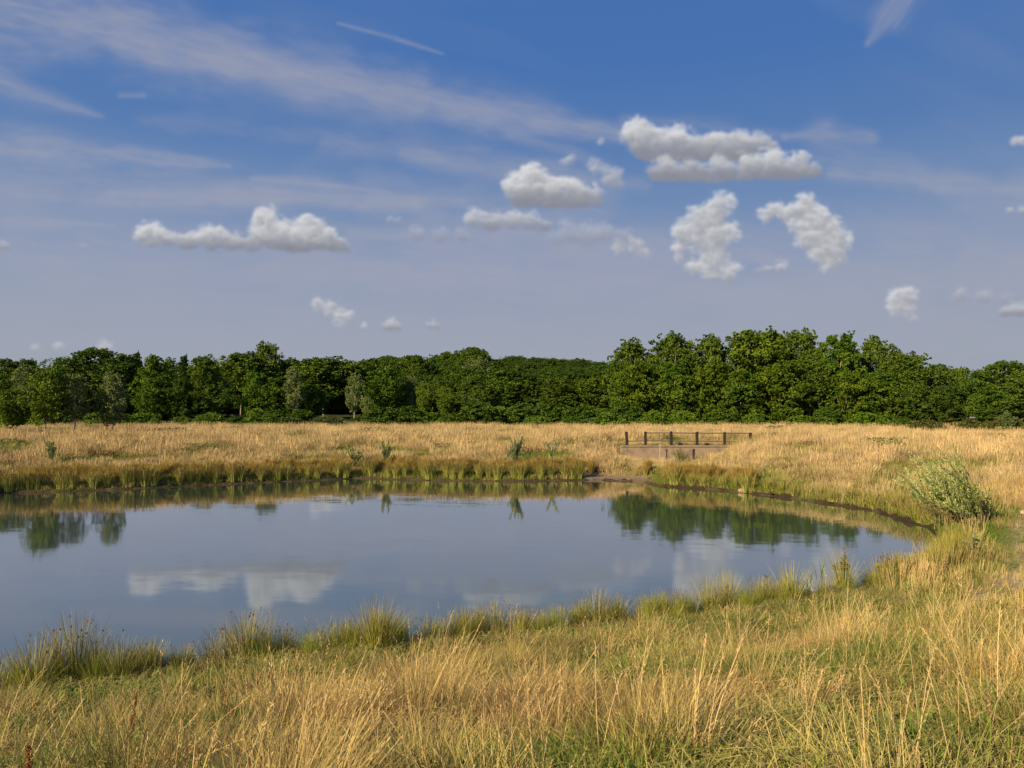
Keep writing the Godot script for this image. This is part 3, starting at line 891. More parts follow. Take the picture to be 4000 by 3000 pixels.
	for i in 16000:
		var pz := -2.6 - 12.0 * sqrt(rng.randf())
		var px := rnd(-1.0, 1.0) * (absf(pz) * 0.74 + 1.5)
		var d := shore(px, pz)
		if d < 0.8 or greenness(px, pz, d) < 0.22 or rng.randf() > 0.6: continue
		var s := rnd(0.7, 1.7)
		rw.append(Transform3D(Basis(Vector3.UP, rnd(0.0, TAU)).scaled(Vector3(s, s, s)), Vector3(px, ground(px, pz) + rnd(0.0, 0.1), pz)))
		rc.push_back(Color(0.10, 0.17, 0.035).lerp(Color(0.19, 0.22, 0.06), rng.randf()) * rnd(0.8, 1.2))
	field("broad_leaf_weeds", rosette.mesh(), rw, rc, "low broad-leaved green weeds among the near bank grass")
	var total := 0
	for k in lots:
		total += lots[k][0].size()
	print("tufts ", total)
	var dry := "sunlit dry straw-coloured grass covering the near bank"
	field("dry_grass", meshes.dry_a, lots.dry_a[0], lots.dry_a[1], dry, "dry grass of the near bank")
	field("dry_grass", meshes.dry_b, lots.dry_b[0], lots.dry_b[1], dry, "dry grass of the near bank")
	field("dry_grass", meshes.dry_c, lots.dry_c[0], lots.dry_c[1], dry, "dry grass of the near bank")
	var gl := "green leafy grass patches in the near bank"
	field("green_grass", meshes.green_a, lots.green_a[0], lots.green_a[1], gl, "green grass of the near bank")
	field("green_grass", meshes.green_b, lots.green_b[0], lots.green_b[1], gl, "green grass of the near bank")
	var sl := "tall pale flowering grass stems standing above the near bank"
	field("flowering_grass", meshes.stems_a, lots.stems_a[0], lots.stems_a[1], sl, "flowering grass of the near bank")
	field("flowering_grass", meshes.stems_b, lots.stems_b[0], lots.stems_b[1], sl, "flowering grass of the near bank")
	var ml := "flattened mat of fallen dry stems on the near bank"
	field("fallen_grass", meshes.mat_a, lots.mat_a[0], lots.mat_a[1], ml, "fallen stems of the near bank")
	field("fallen_grass", meshes.mat_b, lots.mat_b[0], lots.mat_b[1], ml, "fallen stems of the near bank")
	var rl := "pinkish dry grass on the right-hand slope round the willow bush"
	field("slope_grass", meshes.mid_a, lots.mid_a[0], lots.mid_a[1], rl, "grass of the right-hand slope")
	field("slope_grass", meshes.mid_b, lots.mid_b[0], lots.mid_b[1], rl, "grass of the right-hand slope")
	field("slope_grass", meshes.mid_c, lots.mid_c[0], lots.mid_c[1], rl, "grass of the right-hand slope")
	var fl := "golden dry grass of the far meadow beyond the pond"
	field("meadow_grass", meshes.far_a, lots.far_a[0], lots.far_a[1], fl, "grass of the far meadow")
	field("meadow_grass", meshes.far_b, lots.far_b[0], lots.far_b[1], fl, "grass of the far meadow")
	field("meadow_grass", meshes.far_c, lots.far_c[0], lots.far_c[1], fl, "grass of the far meadow")

# ------------------------------------------------------------------ waterside plants
func rush_shape(seedling: int, n: int, foot: float, top: float, h0: float, h1: float, width: float, heads: float) -> Array:
	rng.seed = seedling
	var m := MB.new()
	var s := MB.new()
	for i in n:
		var f := rnd(0.0, TAU)
		var q := sqrt(rng.randf())
		var k := rnd(0.75, 1.25)
		var lo := Color(0.29 * k, 0.335 * k, 0.075 * k)
		var hi := Color(0.32 * k, 0.26 * k, 0.10 * k).lerp(Color(0.23 * k, 0.21 * k, 0.06 * k), rng.randf())
		var at := Vector3(cos(f) * q * foot, -0.05, sin(f) * q * foot)
		var h := rnd(h0, h1) * (1.0 - 0.2 * q * q)
		var end := blade(m, at, f + rnd(-0.5, 0.5), h, top * q * rnd(0.6, 1.2), width * rnd(0.7, 1.3), lo, hi, 3, 0.35)
		if rng.randf() < heads:
			var up := Vector3(cos(f) * top * q, h, sin(f) * top * q).normalized()
			for e in 3:
				var o := (up + rdir() * 0.7).normalized()
				s.leaf(end - up * 0.09 + o * 0.02, o * 0.026, o.cross(rdir()).normalized() * 0.009, Color(0.14, 0.085, 0.04) * rnd(0.7, 1.5))
	return [m.mesh(), s.mesh() if s.v.size() else null]

func make_rush(shape: Array) -> Node3D:
	var o := Node3D.new()
	part("stems", shape[0], mats.plant, o)
	if shape[1]: tag(part("seed_heads", shape[1], mats.plant, o), "", "", "", "stuff")
	return o

const WORDS := ["first", "second", "third", "fourth", "fifth", "sixth", "seventh", "eighth", "ninth", "tenth", "eleventh", "twelfth", "thirteenth", "fourteenth", "fifteenth", "sixteenth", "seventeenth", "eighteenth", "nineteenth"]

func rank(i: int) -> String:
	if i < 19: return WORDS[i]
	var tens := ["twent", "thirt", "fort", "fift", "sixt", "sevent", "eight"]
	var k := i + 1
	if k % 10 == 0: return tens[k / 10 - 2] + "ieth"
	return tens[k / 10 - 2] + "y-" + WORDS[k % 10 - 1]

func along(pts: PackedVector2Array, s: float) -> Array:
	for i in pts.size() - 1:
		var l := pts[i].distance_to(pts[i + 1])
		if s < l:
			var d := (pts[i + 1] - pts[i]) / l
			return [pts[i] + d * s, d]
		s -= l
	return []

func waterside() -> void:
	var far_kinds := []
	for i in 4:
		far_kinds.append(make_rush(rush_shape(300 + i, 230, 0.13 + 0.03 * i, 0.4, 0.72, 1.08, 0.017, 0.5)))
	var short_kinds := []
	for i in 2:
		short_kinds.append(make_rush(rush_shape(310 + i, 170, 0.2, 0.3, 0.4, 0.8, 0.016, 0.25)))
	var near_kinds := []
	for i in 4:
		near_kinds.append(make_rush(rush_shape(320 + i, 230, 0.18, 0.42, 0.6, 1.15, 0.007, 0.08)))
	var edge := PackedVector2Array()
	for i in 14: edge.push_back(pond[i])
	rng.seed = 31
	var s := 0.4
	var k := 0
	var run := 0
	while true:
		var a := along(edge, s)
		if a.is_empty(): break
		var p: Vector2 = a[0] + Vector2(a[1].y, -a[1].x) * rnd(0.16, 0.36)
		var o: Node3D = far_kinds[rng.randi() % 4].duplicate()
		o.name = numbered("rush_clump")
		add_child(o)
		tag(o, "brown-topped green rush clump at the far waterline, %s from the left edge" % rank(k), "rushes", "rush clumps along the far waterline")
		o.position = Vector3(p.x, maxf(0.02, ground(p.x, p.y)), p.y)
		o.rotation.y = rnd(0.0, TAU)
		var q := rnd(0.85, 1.2)
		o.scale = Vector3(q * rnd(0.85, 1.25), q, q)
		k += 1
		run += 1
		s += rnd(0.32, 0.55)
		if run >= 2 and rng.randf() < 0.5:
			s += rnd(0.35, 0.8)
			run = 0
	var where := []
	var tint := PackedColorArray()
	var bed: Mesh = far_kinds[1].get_child(0).mesh
	s = 0.0
	for i in range(14, 18): edge.push_back(pond[i])
	while true:
		var a := along(edge, s)
		if a.is_empty(): break
		s += 0.0
		for i in (0 if absf(a[0].x - 6.0) < 1.0 else 3):
			var p: Vector2 = a[0] + Vector2(a[1].y, -a[1].x) * rnd(0.95, 2.3)
			var q := rnd(0.55, 0.85)
			where.append(Transform3D(Basis(Vector3.UP, rnd(0.0, TAU)).scaled(Vector3(q, q, q)), Vector3(p.x, ground(p.x, p.y), p.y)))
			tint.push_back(Color(1.15, 0.95, 0.9) * rnd(0.8, 1.2))
		s += 0.42
	field("rush_bed", bed, where, tint, "olive-brown bed of rushes behind the clumps at the far waterline")
	var edge2 := PackedVector2Array()
	for i in range(15, 23): edge2.push_back(pond[i])
	s = 0.3
	k = 0
	while true:
		var a := along(edge2, s)
		if a.is_empty(): break
		var p: Vector2 = a[0] + Vector2(a[1].y, -a[1].x) * rnd(0.12, 0.5)
		var o: Node3D = short_kinds[rng.randi() % 2].duplicate()
		o.name = numbered("rush_clump")
		add_child(o)
		tag(o, "short green rush clump on the dark right-hand bank, %s from the fence end" % rank(k), "rushes", "short rush clumps on the right-hand bank")
		o.position = Vector3(p.x, ground(p.x, p.y), p.y)
		o.rotation.y = rnd(0.0, TAU)
		var q := rnd(0.7, 1.15) * (1.35 if k < 7 else 1.0)
		o.scale = Vector3(q, q, q)
		k += 1
		s += rnd(0.45, 0.95)
	where = []
	tint = PackedColorArray()
	for i in 700:
		var x := rnd(-8.5, 12.5)
		var z := rnd(-22.0, -10.0)
		var d := shore(x, z)
		if d < -0.05 or d > 0.9 or z < -21.5 or clump.get_noise_2d(x * 0.9, z * 0.9 + 20.0) < -0.06: continue
		var q := rnd(0.5, 1.0)
		where.append(Transform3D(Basis(Vector3.UP, rnd(0.0, TAU)).scaled(Vector3(q, q, q)), Vector3(x, ground(x, z), z)))
		tint.push_back(Color(1.0, 1.02, 0.85) * rnd(0.8, 1.2))
	for i in 2600:
		var x := rnd(-8.5, 12.5)
		var z := rnd(-22.0, -10.0)
		var d := shore(x, z)
		if d < -0.02 or d > 0.75 or clump.get_noise_2d(x * 0.9, z * 0.9 + 20.0) < -0.3: continue
		var q := rnd(0.3, 0.6)
		where.append(Transform3D(Basis(Vector3.UP, rnd(0.0, TAU)).scaled(Vector3(q, q, q)), Vector3(x, ground(x, z), z)))
		tint.push_back(Color(0.92, 1.12, 0.75) * rnd(0.75, 1.2))
	field("shore_rushes", near_kinds[0].get_child(0).mesh, where, tint, "yellow-green fringe of low rushes along the near waterline")
	k = 0
	for r in [
		[-7.35, -10.64, 0.59, 0.67, "rush clump at the near waterline, first from the left edge"],
		[-7.01, -10.79, 0.69, 0.75, "rush clump at the near waterline, second from the left edge"],
		[-6.65, -10.94, 0.97, 0.75, "rush clump touching the left side of the tallest clump at left"],
		[-6.41, -11.03, 1.09, 0.97, "tallest rush clump, olive, at the near waterline on the left"],
		[-6.14, -11.15, 0.79, 0.71, "rush clump touching the right side of the tallest clump at left"],
		[-5.79, -11.31, 0.58, 0.80, "rush clump at the near waterline, sixth from the left edge"],
		[-5.53, -11.43, 0.58, 0.67, "rush clump at the near waterline, seventh from the left edge"],
		[-5.07, -11.63, 0.50, 0.48, "rush clump at the near waterline, eighth from the left edge"],
		[-4.71, -11.76, 0.55, 0.64, "rush clump at the near waterline, ninth from the left edge"],
		[-4.49, -11.85, 0.72, 0.78, "rush clump at the near waterline, tenth from the left edge"],
		[-4.23, -11.95, 0.91, 0.97, "tall narrow rush clump under the left cloud's reflection"],
		[-3.96, -12.05, 0.70, 0.76, "olive rush clump at the near waterline left of centre, first after the tall narrow clump"],
		[-3.60, -12.17, 0.50, 0.54, "olive rush clump at the near waterline left of centre, second after the tall narrow clump"],
		[-3.17, -12.31, 0.54, 0.63, "olive rush clump at the near waterline left of centre, third after the tall narrow clump"],
		[-2.75, -12.44, 0.62, 0.77, "olive rush clump at the near waterline left of centre, fourth after the tall narrow clump"],
		[-2.44, -12.54, 0.51, 0.61, "olive rush clump at the near waterline left of centre, fifth after the tall narrow clump"],
		[-1.96, -12.69, 0.50, 0.54, "olive rush clump at the near waterline left of centre, sixth after the tall narrow clump"],
		[-1.48, -12.85, 0.54, 0.70, "olive rush clump at the near waterline left of centre, seventh after the tall narrow clump"],
		[-1.08, -12.98, 0.55, 0.64, "olive rush clump at the near waterline left of centre, eighth after the tall narrow clump"],
		[-0.63, -13.12, 0.64, 0.71, "olive rush clump at the near waterline left of centre, ninth after the tall narrow clump"],
		[-0.32, -13.21, 0.70, 0.84, "olive rush clump at the near waterline left of centre, tenth after the tall narrow clump"],
		[0.12, -13.35, 0.56, 0.71, "olive rush clump at the near waterline left of centre, eleventh after the tall narrow clump"],
		[0.33, -13.41, 0.50, 0.54, "olive rush clump at the near waterline left of centre, twelfth after the tall narrow clump"],
		[1.21, -13.70, 0.57, 0.65, "olive rush clump at the near waterline left of centre, thirteenth after the tall narrow clump"],
		[1.57, -13.82, 0.72, 0.93, "straw-mixed rush clump at the near waterline, first right of the picture centre"],
		[1.98, -13.96, 0.63, 0.78, "straw-mixed rush clump at the near waterline, second right of the picture centre"],
		[2.50, -14.15, 0.53, 0.63, "straw-mixed rush clump at the near waterline, third right of the picture centre"],
		[2.93, -14.30, 0.57, 0.72, "straw-mixed rush clump at the near waterline, fourth right of the picture centre"],
		[3.25, -14.42, 0.63, 0.85, "tall rush clump left of the narrow water gap right of centre"],
		[3.84, -14.66, 0.50, 0.54, "sparse rush clump right of the narrow water gap"],
		[4.22, -14.83, 0.63, 0.70, "straw-mixed rush clump at the near waterline, seventh right of the picture centre"],
		[4.99, -15.20, 0.66, 0.80, "straw-mixed rush clump at the near waterline, eighth right of the picture centre"],
		[5.34, -15.37, 0.63, 0.78, "straw-mixed rush clump at the near waterline, ninth right of the picture centre"],
		[5.87, -15.63, 0.53, 0.68, "straw-mixed rush clump at the near waterline, tenth right of the picture centre"],
		[6.72, -16.01, 0.50, 0.60, "rush clump between the reedmace and the tall yellow-green weed"],
		[8.07, -16.83, 0.50, 0.60, "rush clump on the near right shore, first right of the tall yellow-green weed"],
		[8.85, -17.54, 0.50, 0.60, "rush clump on the near right shore, second right of the tall yellow-green weed"],
		[9.36, -17.98, 0.50, 0.66, "rush clump on the near right shore, third right of the tall yellow-green weed"],
		[10.13, -18.69, 0.50, 0.66, "rush clump on the near right shore, fourth right of the tall yellow-green weed"],
		[11.01, -19.62, 0.50, 0.60, "last rush clump at the pond's right end"],
	]:
		var o: Node3D = near_kinds[k % 4].duplicate()
		o.name = numbered("rush_clump")
		add_child(o)
		tag(o, r[4], "rushes", "rush clumps along the near waterline")
		o.position = Vector3(r[0], ground(r[0], r[1]), r[1])
		o.rotation.y = rnd(0.0, TAU)
		o.scale = Vector3(r[3], r[2], r[3])
		k += 1

func willow_leaves(m: MB, p: PackedVector3Array, count: int, l: float, w: float, cols: Array) -> void:
	for i in count:
		var t := rng.randf_range(0.12, 1.0) * (p.size() - 1)
		var a := mini(int(t), p.size() - 2)
		var at := p[a].lerp(p[a + 1], t - a)
		var up := (p[a + 1] - p[a]).normalized()
		var o := (up + rdir() * 0.62).normalized()
		var c: Color = cols[0].lerp(cols[1], rng.randf()) if rng.randf() < 0.65 else cols[2]
		var s := rng.randf_range(0.65, 1.2)
		m.leaf(at + o * l * 0.5 * s, o * l * 0.5 * s, o.cross(rdir()).normalized() * w * 0.5 * s, tone(c, rng.randf_range(0.8, 1.2)))

func willow_bush() -> void:
	rng.seed = 41
	var at := Vector3(15.2, ground(15.2, -23.9) + 0.05, -23.9)
	var o := thing("willow_bush", "grey-green willow bush leaning left over the right-hand bank beside the path", "bush", at)
	var wood := MB.new()
	var lv := MB.new()
	var bark := Color(0.14, 0.11, 0.06)
	var cols := [Color(0.30, 0.37, 0.13), Color(0.48, 0.52, 0.29), Color(0.21, 0.28, 0.05)]
	var limbs := [[Vector3(-2.15, 0.62, -0.5), 46], [Vector3(-1.9, 0.85, 0.5), 40], [Vector3(-1.35, 0.9, -0.9), 38], [Vector3(-1.0, 1.1, 0.2), 38], [Vector3(-0.45, 0.7, 0.4), 20], [Vector3(0.25, 0.5, -0.3), 12], [Vector3(-2.5, 0.5, 0.1), 30], [Vector3(-1.7, 0.35, 0.9), 26]]
	for lm in limbs:
		var e: Vector3 = lm[0]
		var p := PackedVector3Array()
		var r := PackedFloat32Array()
		for i in 6:
			var t := i / 5.0
			p.push_back(Vector3(e.x * t, -0.1 + (e.y + 0.1) * pow(t, 0.8), e.z * t) + rdir() * 0.04 * t)
			r.push_back(lerpf(0.035, 0.012, t))
		wood.tube(p, r, 5, bark)
		for i in lm[1]:
			var t := rnd(0.22, 1.0) * 5.0
			var a := mini(int(t), 4)
			var b := p[a].lerp(p[a + 1], t - a)
			var l := rnd(0.5, 1.4) * (1.25 if e.x > -1.5 else 0.95)
			var d := Vector3(-0.62 + rnd(-0.35, 0.45), 0.9 + rnd(-0.3, 0.35), rnd(-0.55, 0.55)).normalized()
			if e.x > -0.3:
				d = Vector3(rnd(-0.7, 0.5), 1.0, rnd(-0.6, 0.6)).normalized()
				l *= 0.62
			var q := PackedVector3Array()
			for j in 5:
				var f := j / 4.0
				q.push_back(b + d * l * f + Vector3(-0.12, -0.10, 0) * f * f * l)
			wood.tube(q, PackedFloat32Array([0.008, 0.007, 0.005, 0.004, 0.002]), 3, Color(0.20, 0.17, 0.08))
			willow_leaves(lv, q, int(48 * l) + 8, 0.11, 0.028, cols)
	o.scale = Vector3(0.84, 1.12, 0.9)
	tag(part("branches", wood.mesh(), mats.bark, o), "", "", "", "stuff")
	tag(part("foliage", lv.mesh(), mats.plant, o), "", "", "", "stuff")

func sapling(called: String, at: Vector3, h: float, w: float, shoots: int, seedling: int, label: String, green := 0.0) -> void:
	rng.seed = seedling
	var o := thing(called, label, "sapling", at, "willow saplings on the far bank")
	var wood := MB.new()
	var lv := MB.new()
	var cols := [Color(0.20, 0.25, 0.12).lerp(Color(0.13, 0.2, 0.05), green), Color(0.30, 0.33, 0.2), Color(0.15, 0.21, 0.06)]
	for i in shoots:
		var f := rnd(0.0, TAU)
		var e := Vector3(cos(f) * w * rnd(0.3, 1.0), h * rnd(0.55, 1.0), sin(f) * w * rnd(0.3, 1.0))
		var p := PackedVector3Array()
		for j in 5:
			var t := j / 4.0
			p.push_back(Vector3(e.x * t * t, e.y * t - 0.05, e.z * t * t) + rdir() * 0.02)
		wood.tube(p, PackedFloat32Array([0.014, 0.012, 0.009, 0.006, 0.003]), 4, Color(0.2, 0.16, 0.08))
		willow_leaves(lv, p, int(70 * h), 0.16, 0.045, cols)
	tag(part("stems", wood.mesh(), mats.bark, o), "", "", "", "stuff")
	tag(part("foliage", lv.mesh(), mats.plant, o), "", "", "", "stuff")

func dock(at: Vector3, h: float, seedling: int, label: String) -> void:
	rng.seed = seedling
	var o := thing("dock_plant", label, "dock plant", at)
	var st := MB.new()
	var sh := MB.new()
	for i in 2:
		var d := Vector3(rnd(-0.12, 0.12), 1.0, rnd(-0.1, 0.1)).normalized()
		var l := h * (1.0 if i == 0 else 0.72)
		var b := Vector3(0.07 * i, -0.03, 0)
		st.tube(PackedVector3Array([b, b + d * l * 0.5, b + d * l]), PackedFloat32Array([0.006, 0.005, 0.002]), 5, Color(0.20, 0.09, 0.04))
		for j in 210:
			var t := rnd(0.38, 1.0)
			var wd := 0.034 * (1.15 - t)
			var p := b + d * l * t + rdir() * (0.008 + wd)
			sh.leaf(p, rdir() * 0.008, rdir() * 0.006, Color(0.20, 0.062, 0.024) * rnd(0.6, 1.35))
	part("stalk", st.mesh(), mats.bark, o)
	tag(part("seed_spike", sh.mesh(), mats.plant, o), "", "", "", "stuff")

func tussock(at: Vector3, h: float, lean: Vector2, n: int, seedling: int, label: String) -> void:
	# a clump of tall pale stems that lean one way
	rng.seed = seedling
	var o := thing("grass_tussock", label, "grass clump", at, "pale tussocks on the near bank")
	var m := MB.new()
	var s := MB.new()
	for i in n:
		var f := rnd(0.0, TAU)
		var q := 0.16 * sqrt(rng.randf())
		var k := rnd(0.75, 1.15)
		var col := Color(0.53 * k, 0.41 * k, 0.20 * k)
		var dir := Vector2(lean.x + cos(f) * 0.18 + rnd(-0.1, 0.1), lean.y + sin(f) * 0.18 + rnd(-0.1, 0.1))
		var l := h * rnd(0.6, 1.08)
		var end := blade(m, Vector3(cos(f) * q, -0.03, sin(f) * q), atan2(dir.y, dir.x), l, l * dir.length(), 0.003 * rnd(0.7, 1.3), tone(col, 0.9), col, 4, 0.5)
		if rng.randf() < 0.6:
			var up := Vector3(dir.x * 1.5, 1.0, dir.y * 1.5).normalized()
			for e in 6:
				var d := (up + rdir() * 0.5).normalized()
				s.leaf(end - up * 0.016 * e + d * 0.012, d * 0.014, d.cross(rdir()).normalized() * 0.003, Color(0.56 * k, 0.39 * k, 0.21 * k))
	tag(part("stems", m.mesh(), mats.plant, o), "", "", "", "stuff")
	tag(part("seed_heads", s.mesh(), mats.plant, o), "", "", "", "stuff")

func reedmace(at: Vector3, h: float, n: int, lean: float, seedling: int, label: String, head := false) -> void:
	rng.seed = seedling
	var o := thing("reedmace", label, "reeds", at, "reedmace plants at the near waterline")
	var m := MB.new()
	for i in n:
		var f := PI if lean < 0.0 and rng.randf() < 0.8 else rnd(0.0, TAU)
		var k := rnd(0.8, 1.2)
		blade(m, Vector3(rnd(-0.06, 0.06), -0.1, rnd(-0.06, 0.06)), f + rnd(-0.4, 0.4), h * rnd(0.65, 1.05), (0.1 + absf(lean)) * rnd(0.3, 1.4), 0.021, Color(0.14 * k, 0.20 * k, 0.045 * k), Color(0.12 * k, 0.20 * k, 0.06 * k), 5, 0.15, rnd(0.0, 0.3))
	tag(part("leaves", m.mesh(), mats.plant, o), "", "", "", "stuff")
	if head:
		var b := MB.new()
		var p0 := Vector3(-0.28, h * 0.72, 0.05)
		var d := Vector3(-0.75, 0.42, 0.0).normalized()
		b.tube(PackedVector3Array([Vector3(0, 0, 0), p0 * 0.6, p0]), PackedFloat32Array([0.005, 0.004, 0.004]), 5, Color(0.2, 0.2, 0.08))
		b.tube(PackedVector3Array([p0, p0 + d * 0.012, p0 + d * 0.10, p0 + d * 0.112, p0 + d * 0.16]), PackedFloat32Array([0.004, 0.012, 0.012, 0.004, 0.002]), 7, Color(0.085, 0.045, 0.022))
		part("seed_head", b.mesh(), mats.bark, o)

func leafy_weed(called: String, at: Vector3, h: float, w: float, stems: int, seedling: int, label: String, stalk: Color, leafc: Color, from := 0.4) -> void:
	rng.seed = seedling
	var o := thing(called, label, "weed", at)
	var st := MB.new()
	var lv := MB.new()
	for i in stems:
		var f := rnd(0.0, TAU)
		var e := Vector3(cos(f) * w * rnd(0.1, 1.0), h * rnd(0.6, 1.0), sin(f) * w * rnd(0.1, 1.0))
		st.tube(PackedVector3Array([Vector3(e.x * 0.3, -0.05, e.z * 0.3), Vector3(e.x * 0.6, e.y * 0.5, e.z * 0.6), e]), PackedFloat32Array([0.007, 0.006, 0.003]), 4, stalk)
		for j in 26:
			var t := rnd(from, 1.02)
			var c := Vector3(e.x * lerpf(0.3, 1.0, t), e.y * t, e.z * lerpf(0.3, 1.0, t))
			var d := (rdir() + Vector3(0, 0.3, 0)).normalized()
			lv.leaf(c + d * 0.035, d * 0.035, d.cross(rdir()).normalized() * 0.014, tone(leafc, rnd(0.7, 1.3)))
	tag(part("stalks", st.mesh(), mats.bark, o), "", "", "", "stuff")
	tag(part("foliage", lv.mesh(), mats.plant, o), "", "", "", "stuff")

func stone(at: Vector3, s: Vector3, seedling: int, label: String, col: Color) -> void:
	var f := noise(seedling, 1.3, 3)
	var m := SphereMesh.new()
	m.radial_segments = 18
	m.rings = 10
	var a := m.get_mesh_arrays()
	var vs: PackedVector3Array = a[Mesh.ARRAY_VERTEX]
	var b := MB.new()
	var idx: PackedInt32Array = a[Mesh.ARRAY_INDEX]
	var moved := PackedVector3Array()
	for q in vs:
		var k := 1.0 + f.get_noise_3d(q.x * 1.6, q.y * 1.6, q.z * 1.6) * 0.45
		moved.push_back(Vector3(q.x * s.x, q.y * s.y, q.z * s.z) * 2.0 * k)
	for i in range(0, idx.size(), 3):
		b.tri(moved[idx[i]], moved[idx[i + 1]], moved[idx[i + 2]], col, col, col)
	var o := part("bank_stone", b.mesh(), mats.stone, self)
	tag(o, label, "stone")
	o.position = at

# ------------------------------------------------------------------ fence, headwall and small things
func fence() -> void:
	var z := -51.15
	var y := 1.47
	var o := thing("timber_fence", "dark timber post and rail fence of six posts on the concrete headwall", "fence", Vector3(12.2, y, z))
	var xs := [7.91, 9.2, 10.97, 12.75, 14.66, 16.43]
	var hs := [0.95, 0.96, 0.98, 0.96, 0.95, 0.93]
	rng.seed = 51
	for i in 6:
		var m := MB.new()
		var h: float = hs[i]
		var q := rnd(0.165, 0.185)
		var tilt := Basis(Vector3(0, 0, 1), [0.03, 0.0, 0.012, -0.006, 0.01, -0.012][i])
		m.box(Vector3(0, h * 0.5 - 0.1, 0), Vector3(q, h + 0.2, q), Color(0.036, 0.033, 0.030), 0.014, tilt)
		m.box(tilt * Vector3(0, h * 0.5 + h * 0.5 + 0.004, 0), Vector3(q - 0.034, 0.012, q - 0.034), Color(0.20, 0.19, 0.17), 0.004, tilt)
		var p := part("post", m.mesh(), mats.timber, o)
		p.position = Vector3(xs[i] - 12.2, [0.0, 0.0, 0.0, -0.01, -0.03, -0.04][i], 0)
	for row in 2:
		for i in 5:
			if row == 1 and i == 0: continue
			var yy := 0.30 if row == 0 else 0.86
			var a := Vector3(xs[i] - 12.2 + 0.05, yy + [0.0, 0.03, 0.02, 0.0, -0.01, -0.05][i] * (1.0 if row == 0 else 0.4), 0.02)
			var b := Vector3(xs[i + 1] - 12.2 - 0.05, yy + [0.0, 0.03, 0.02, 0.0, -0.01, -0.05][i + 1] * (1.0 if row == 0 else 0.4), 0.02)
			var m := MB.new()
			var d := (b - a)
			m.box(Vector3.ZERO, Vector3(d.length(), 0.075, 0.05), Color(0.125, 0.115, 0.10), 0.012, Basis(Vector3(0, 0, 1), atan2(d.y, d.x)))
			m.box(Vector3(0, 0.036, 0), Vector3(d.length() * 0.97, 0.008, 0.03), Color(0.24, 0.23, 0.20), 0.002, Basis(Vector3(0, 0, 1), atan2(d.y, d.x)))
			var p := part("rail", m.mesh(), mats.timber, o)
			p.position = (a + b) * 0.5
	# the headwall the fence stands on
	var w := MB.new()
	w.box(Vector3(0, -0.66, 0), Vector3(7.4, 1.24, 0.5), Color(0.27, 0.215, 0.165), 0.02)
	var hw := thing("headwall", "low weathered concrete headwall below the timber fence", "wall", Vector3(11.15, y, -50.95))
	part("wall", w.mesh(), mats.concrete, hw)
	var c := MB.new()
	for i in 4:
		var c1 := MB.new()
		c1.box(Vector3(-2.79 + i * 1.86, -0.02, 0.0), Vector3(1.845, 0.09, 0.62), tone(Color(0.29, 0.235, 0.175), [1.0, 0.92, 1.06, 0.96][i]), 0.015)
		part("coping_slab", c1.mesh(), mats.concrete, hw)
	# stakes before the wall
	var s := MB.new()
	s.tube(PackedVector3Array([Vector3(0, -0.2, 0), Vector3(0.01, 0.5, 0), Vector3(0.02, 1.02, 0)]), PackedFloat32Array([0.03, 0.028, 0.026]), 8, Color(0.52, 0.44, 0.32))
	var cap := MB.new()
	cap.box(Vector3(0.02, 1.04, 0), Vector3(0.09, 0.05, 0.09), Color(0.7, 0.64, 0.5), 0.01)
	var st := thing("marker_stake", "thin pale stake standing upright before the headwall", "stake", Vector3(10.0, ground(10.0, -50.2), -50.2))
	part("shaft", s.mesh(), mats.bark, st)
	part("cap", cap.mesh(), mats.timber, st)
	var b2 := MB.new()
	b2.box(Vector3(0, 0.3, 0), Vector3(0.15, 1.0, 0.15), Color(0.045, 0.038, 0.032), 0.02, Basis(Vector3(0, 0, 1), -0.04))
	var sp := part("stub_post", b2.mesh(), mats.timber, self)
	tag(sp, "short dark timber post standing before the right half of the headwall", "post")
	sp.position = Vector3(12.2, ground(12.2, -49.9), -49.9)
	leafy_weed("green_weed", Vector3(11.3, ground(11.3, -49.8), -49.8), 0.85, 0.7, 34, 71, "leafy green weed growing before the headwall, left of the short dark post", Color(0.12, 0.12, 0.05), Color(0.13, 0.17, 0.04), 0.1)
	bird(Vector3(10.97 - 0.0, y + 0.985, z))

func bird(at: Vector3) -> void:
	var o := thing("perched_bird", "small pale grey bird perched on the third fence post", "bird", at)
	var m := MB.new()
	var g := Color(0.42, 0.42, 0.43)
	m.tube(PackedVector3Array([Vector3(0.11, 0.03, 0.0), Vector3(0.07, 0.06, 0.0), Vector3(0.02, 0.10, 0.0), Vector3(-0.03, 0.155, 0.0), Vector3(-0.05, 0.20, 0.0), Vector3(-0.058, 0.232, 0.0), Vector3(-0.07, 0.262, 0.0), Vector3(-0.075, 0.278, 0.0)]), PackedFloat32Array([0.016, 0.045, 0.066, 0.062, 0.04, 0.034, 0.028, 0.004]), 10, g)
	part("body", m.mesh(), mats.bark, o)
	var t := MB.new()
	t.box(Vector3(0.15, 0.0, 0), Vector3(0.13, 0.012, 0.05), Color(0.2, 0.2, 0.21), 0.003, Basis(Vector3(0, 0, 1), -0.5))
	part("tail", t.mesh(), mats.timber, o)
	var b := MB.new()
	b.tube(PackedVector3Array([Vector3(-0.085, 0.248, 0), Vector3(-0.125, 0.24, 0)]), PackedFloat32Array([0.008, 0.001]), 5, Color(0.3, 0.2, 0.06))
	part("beak", b.mesh(), mats.bark, o)
	for s in [-0.02, 0.02]:
		var l := MB.new()
		l.tube(PackedVector3Array([Vector3(0.01, 0.0, s), Vector3(0.015, 0.06, s)]), PackedFloat32Array([0.006, 0.007]), 5, Color(0.25, 0.12, 0.08))
		part("leg", l.mesh(), mats.bark, o)

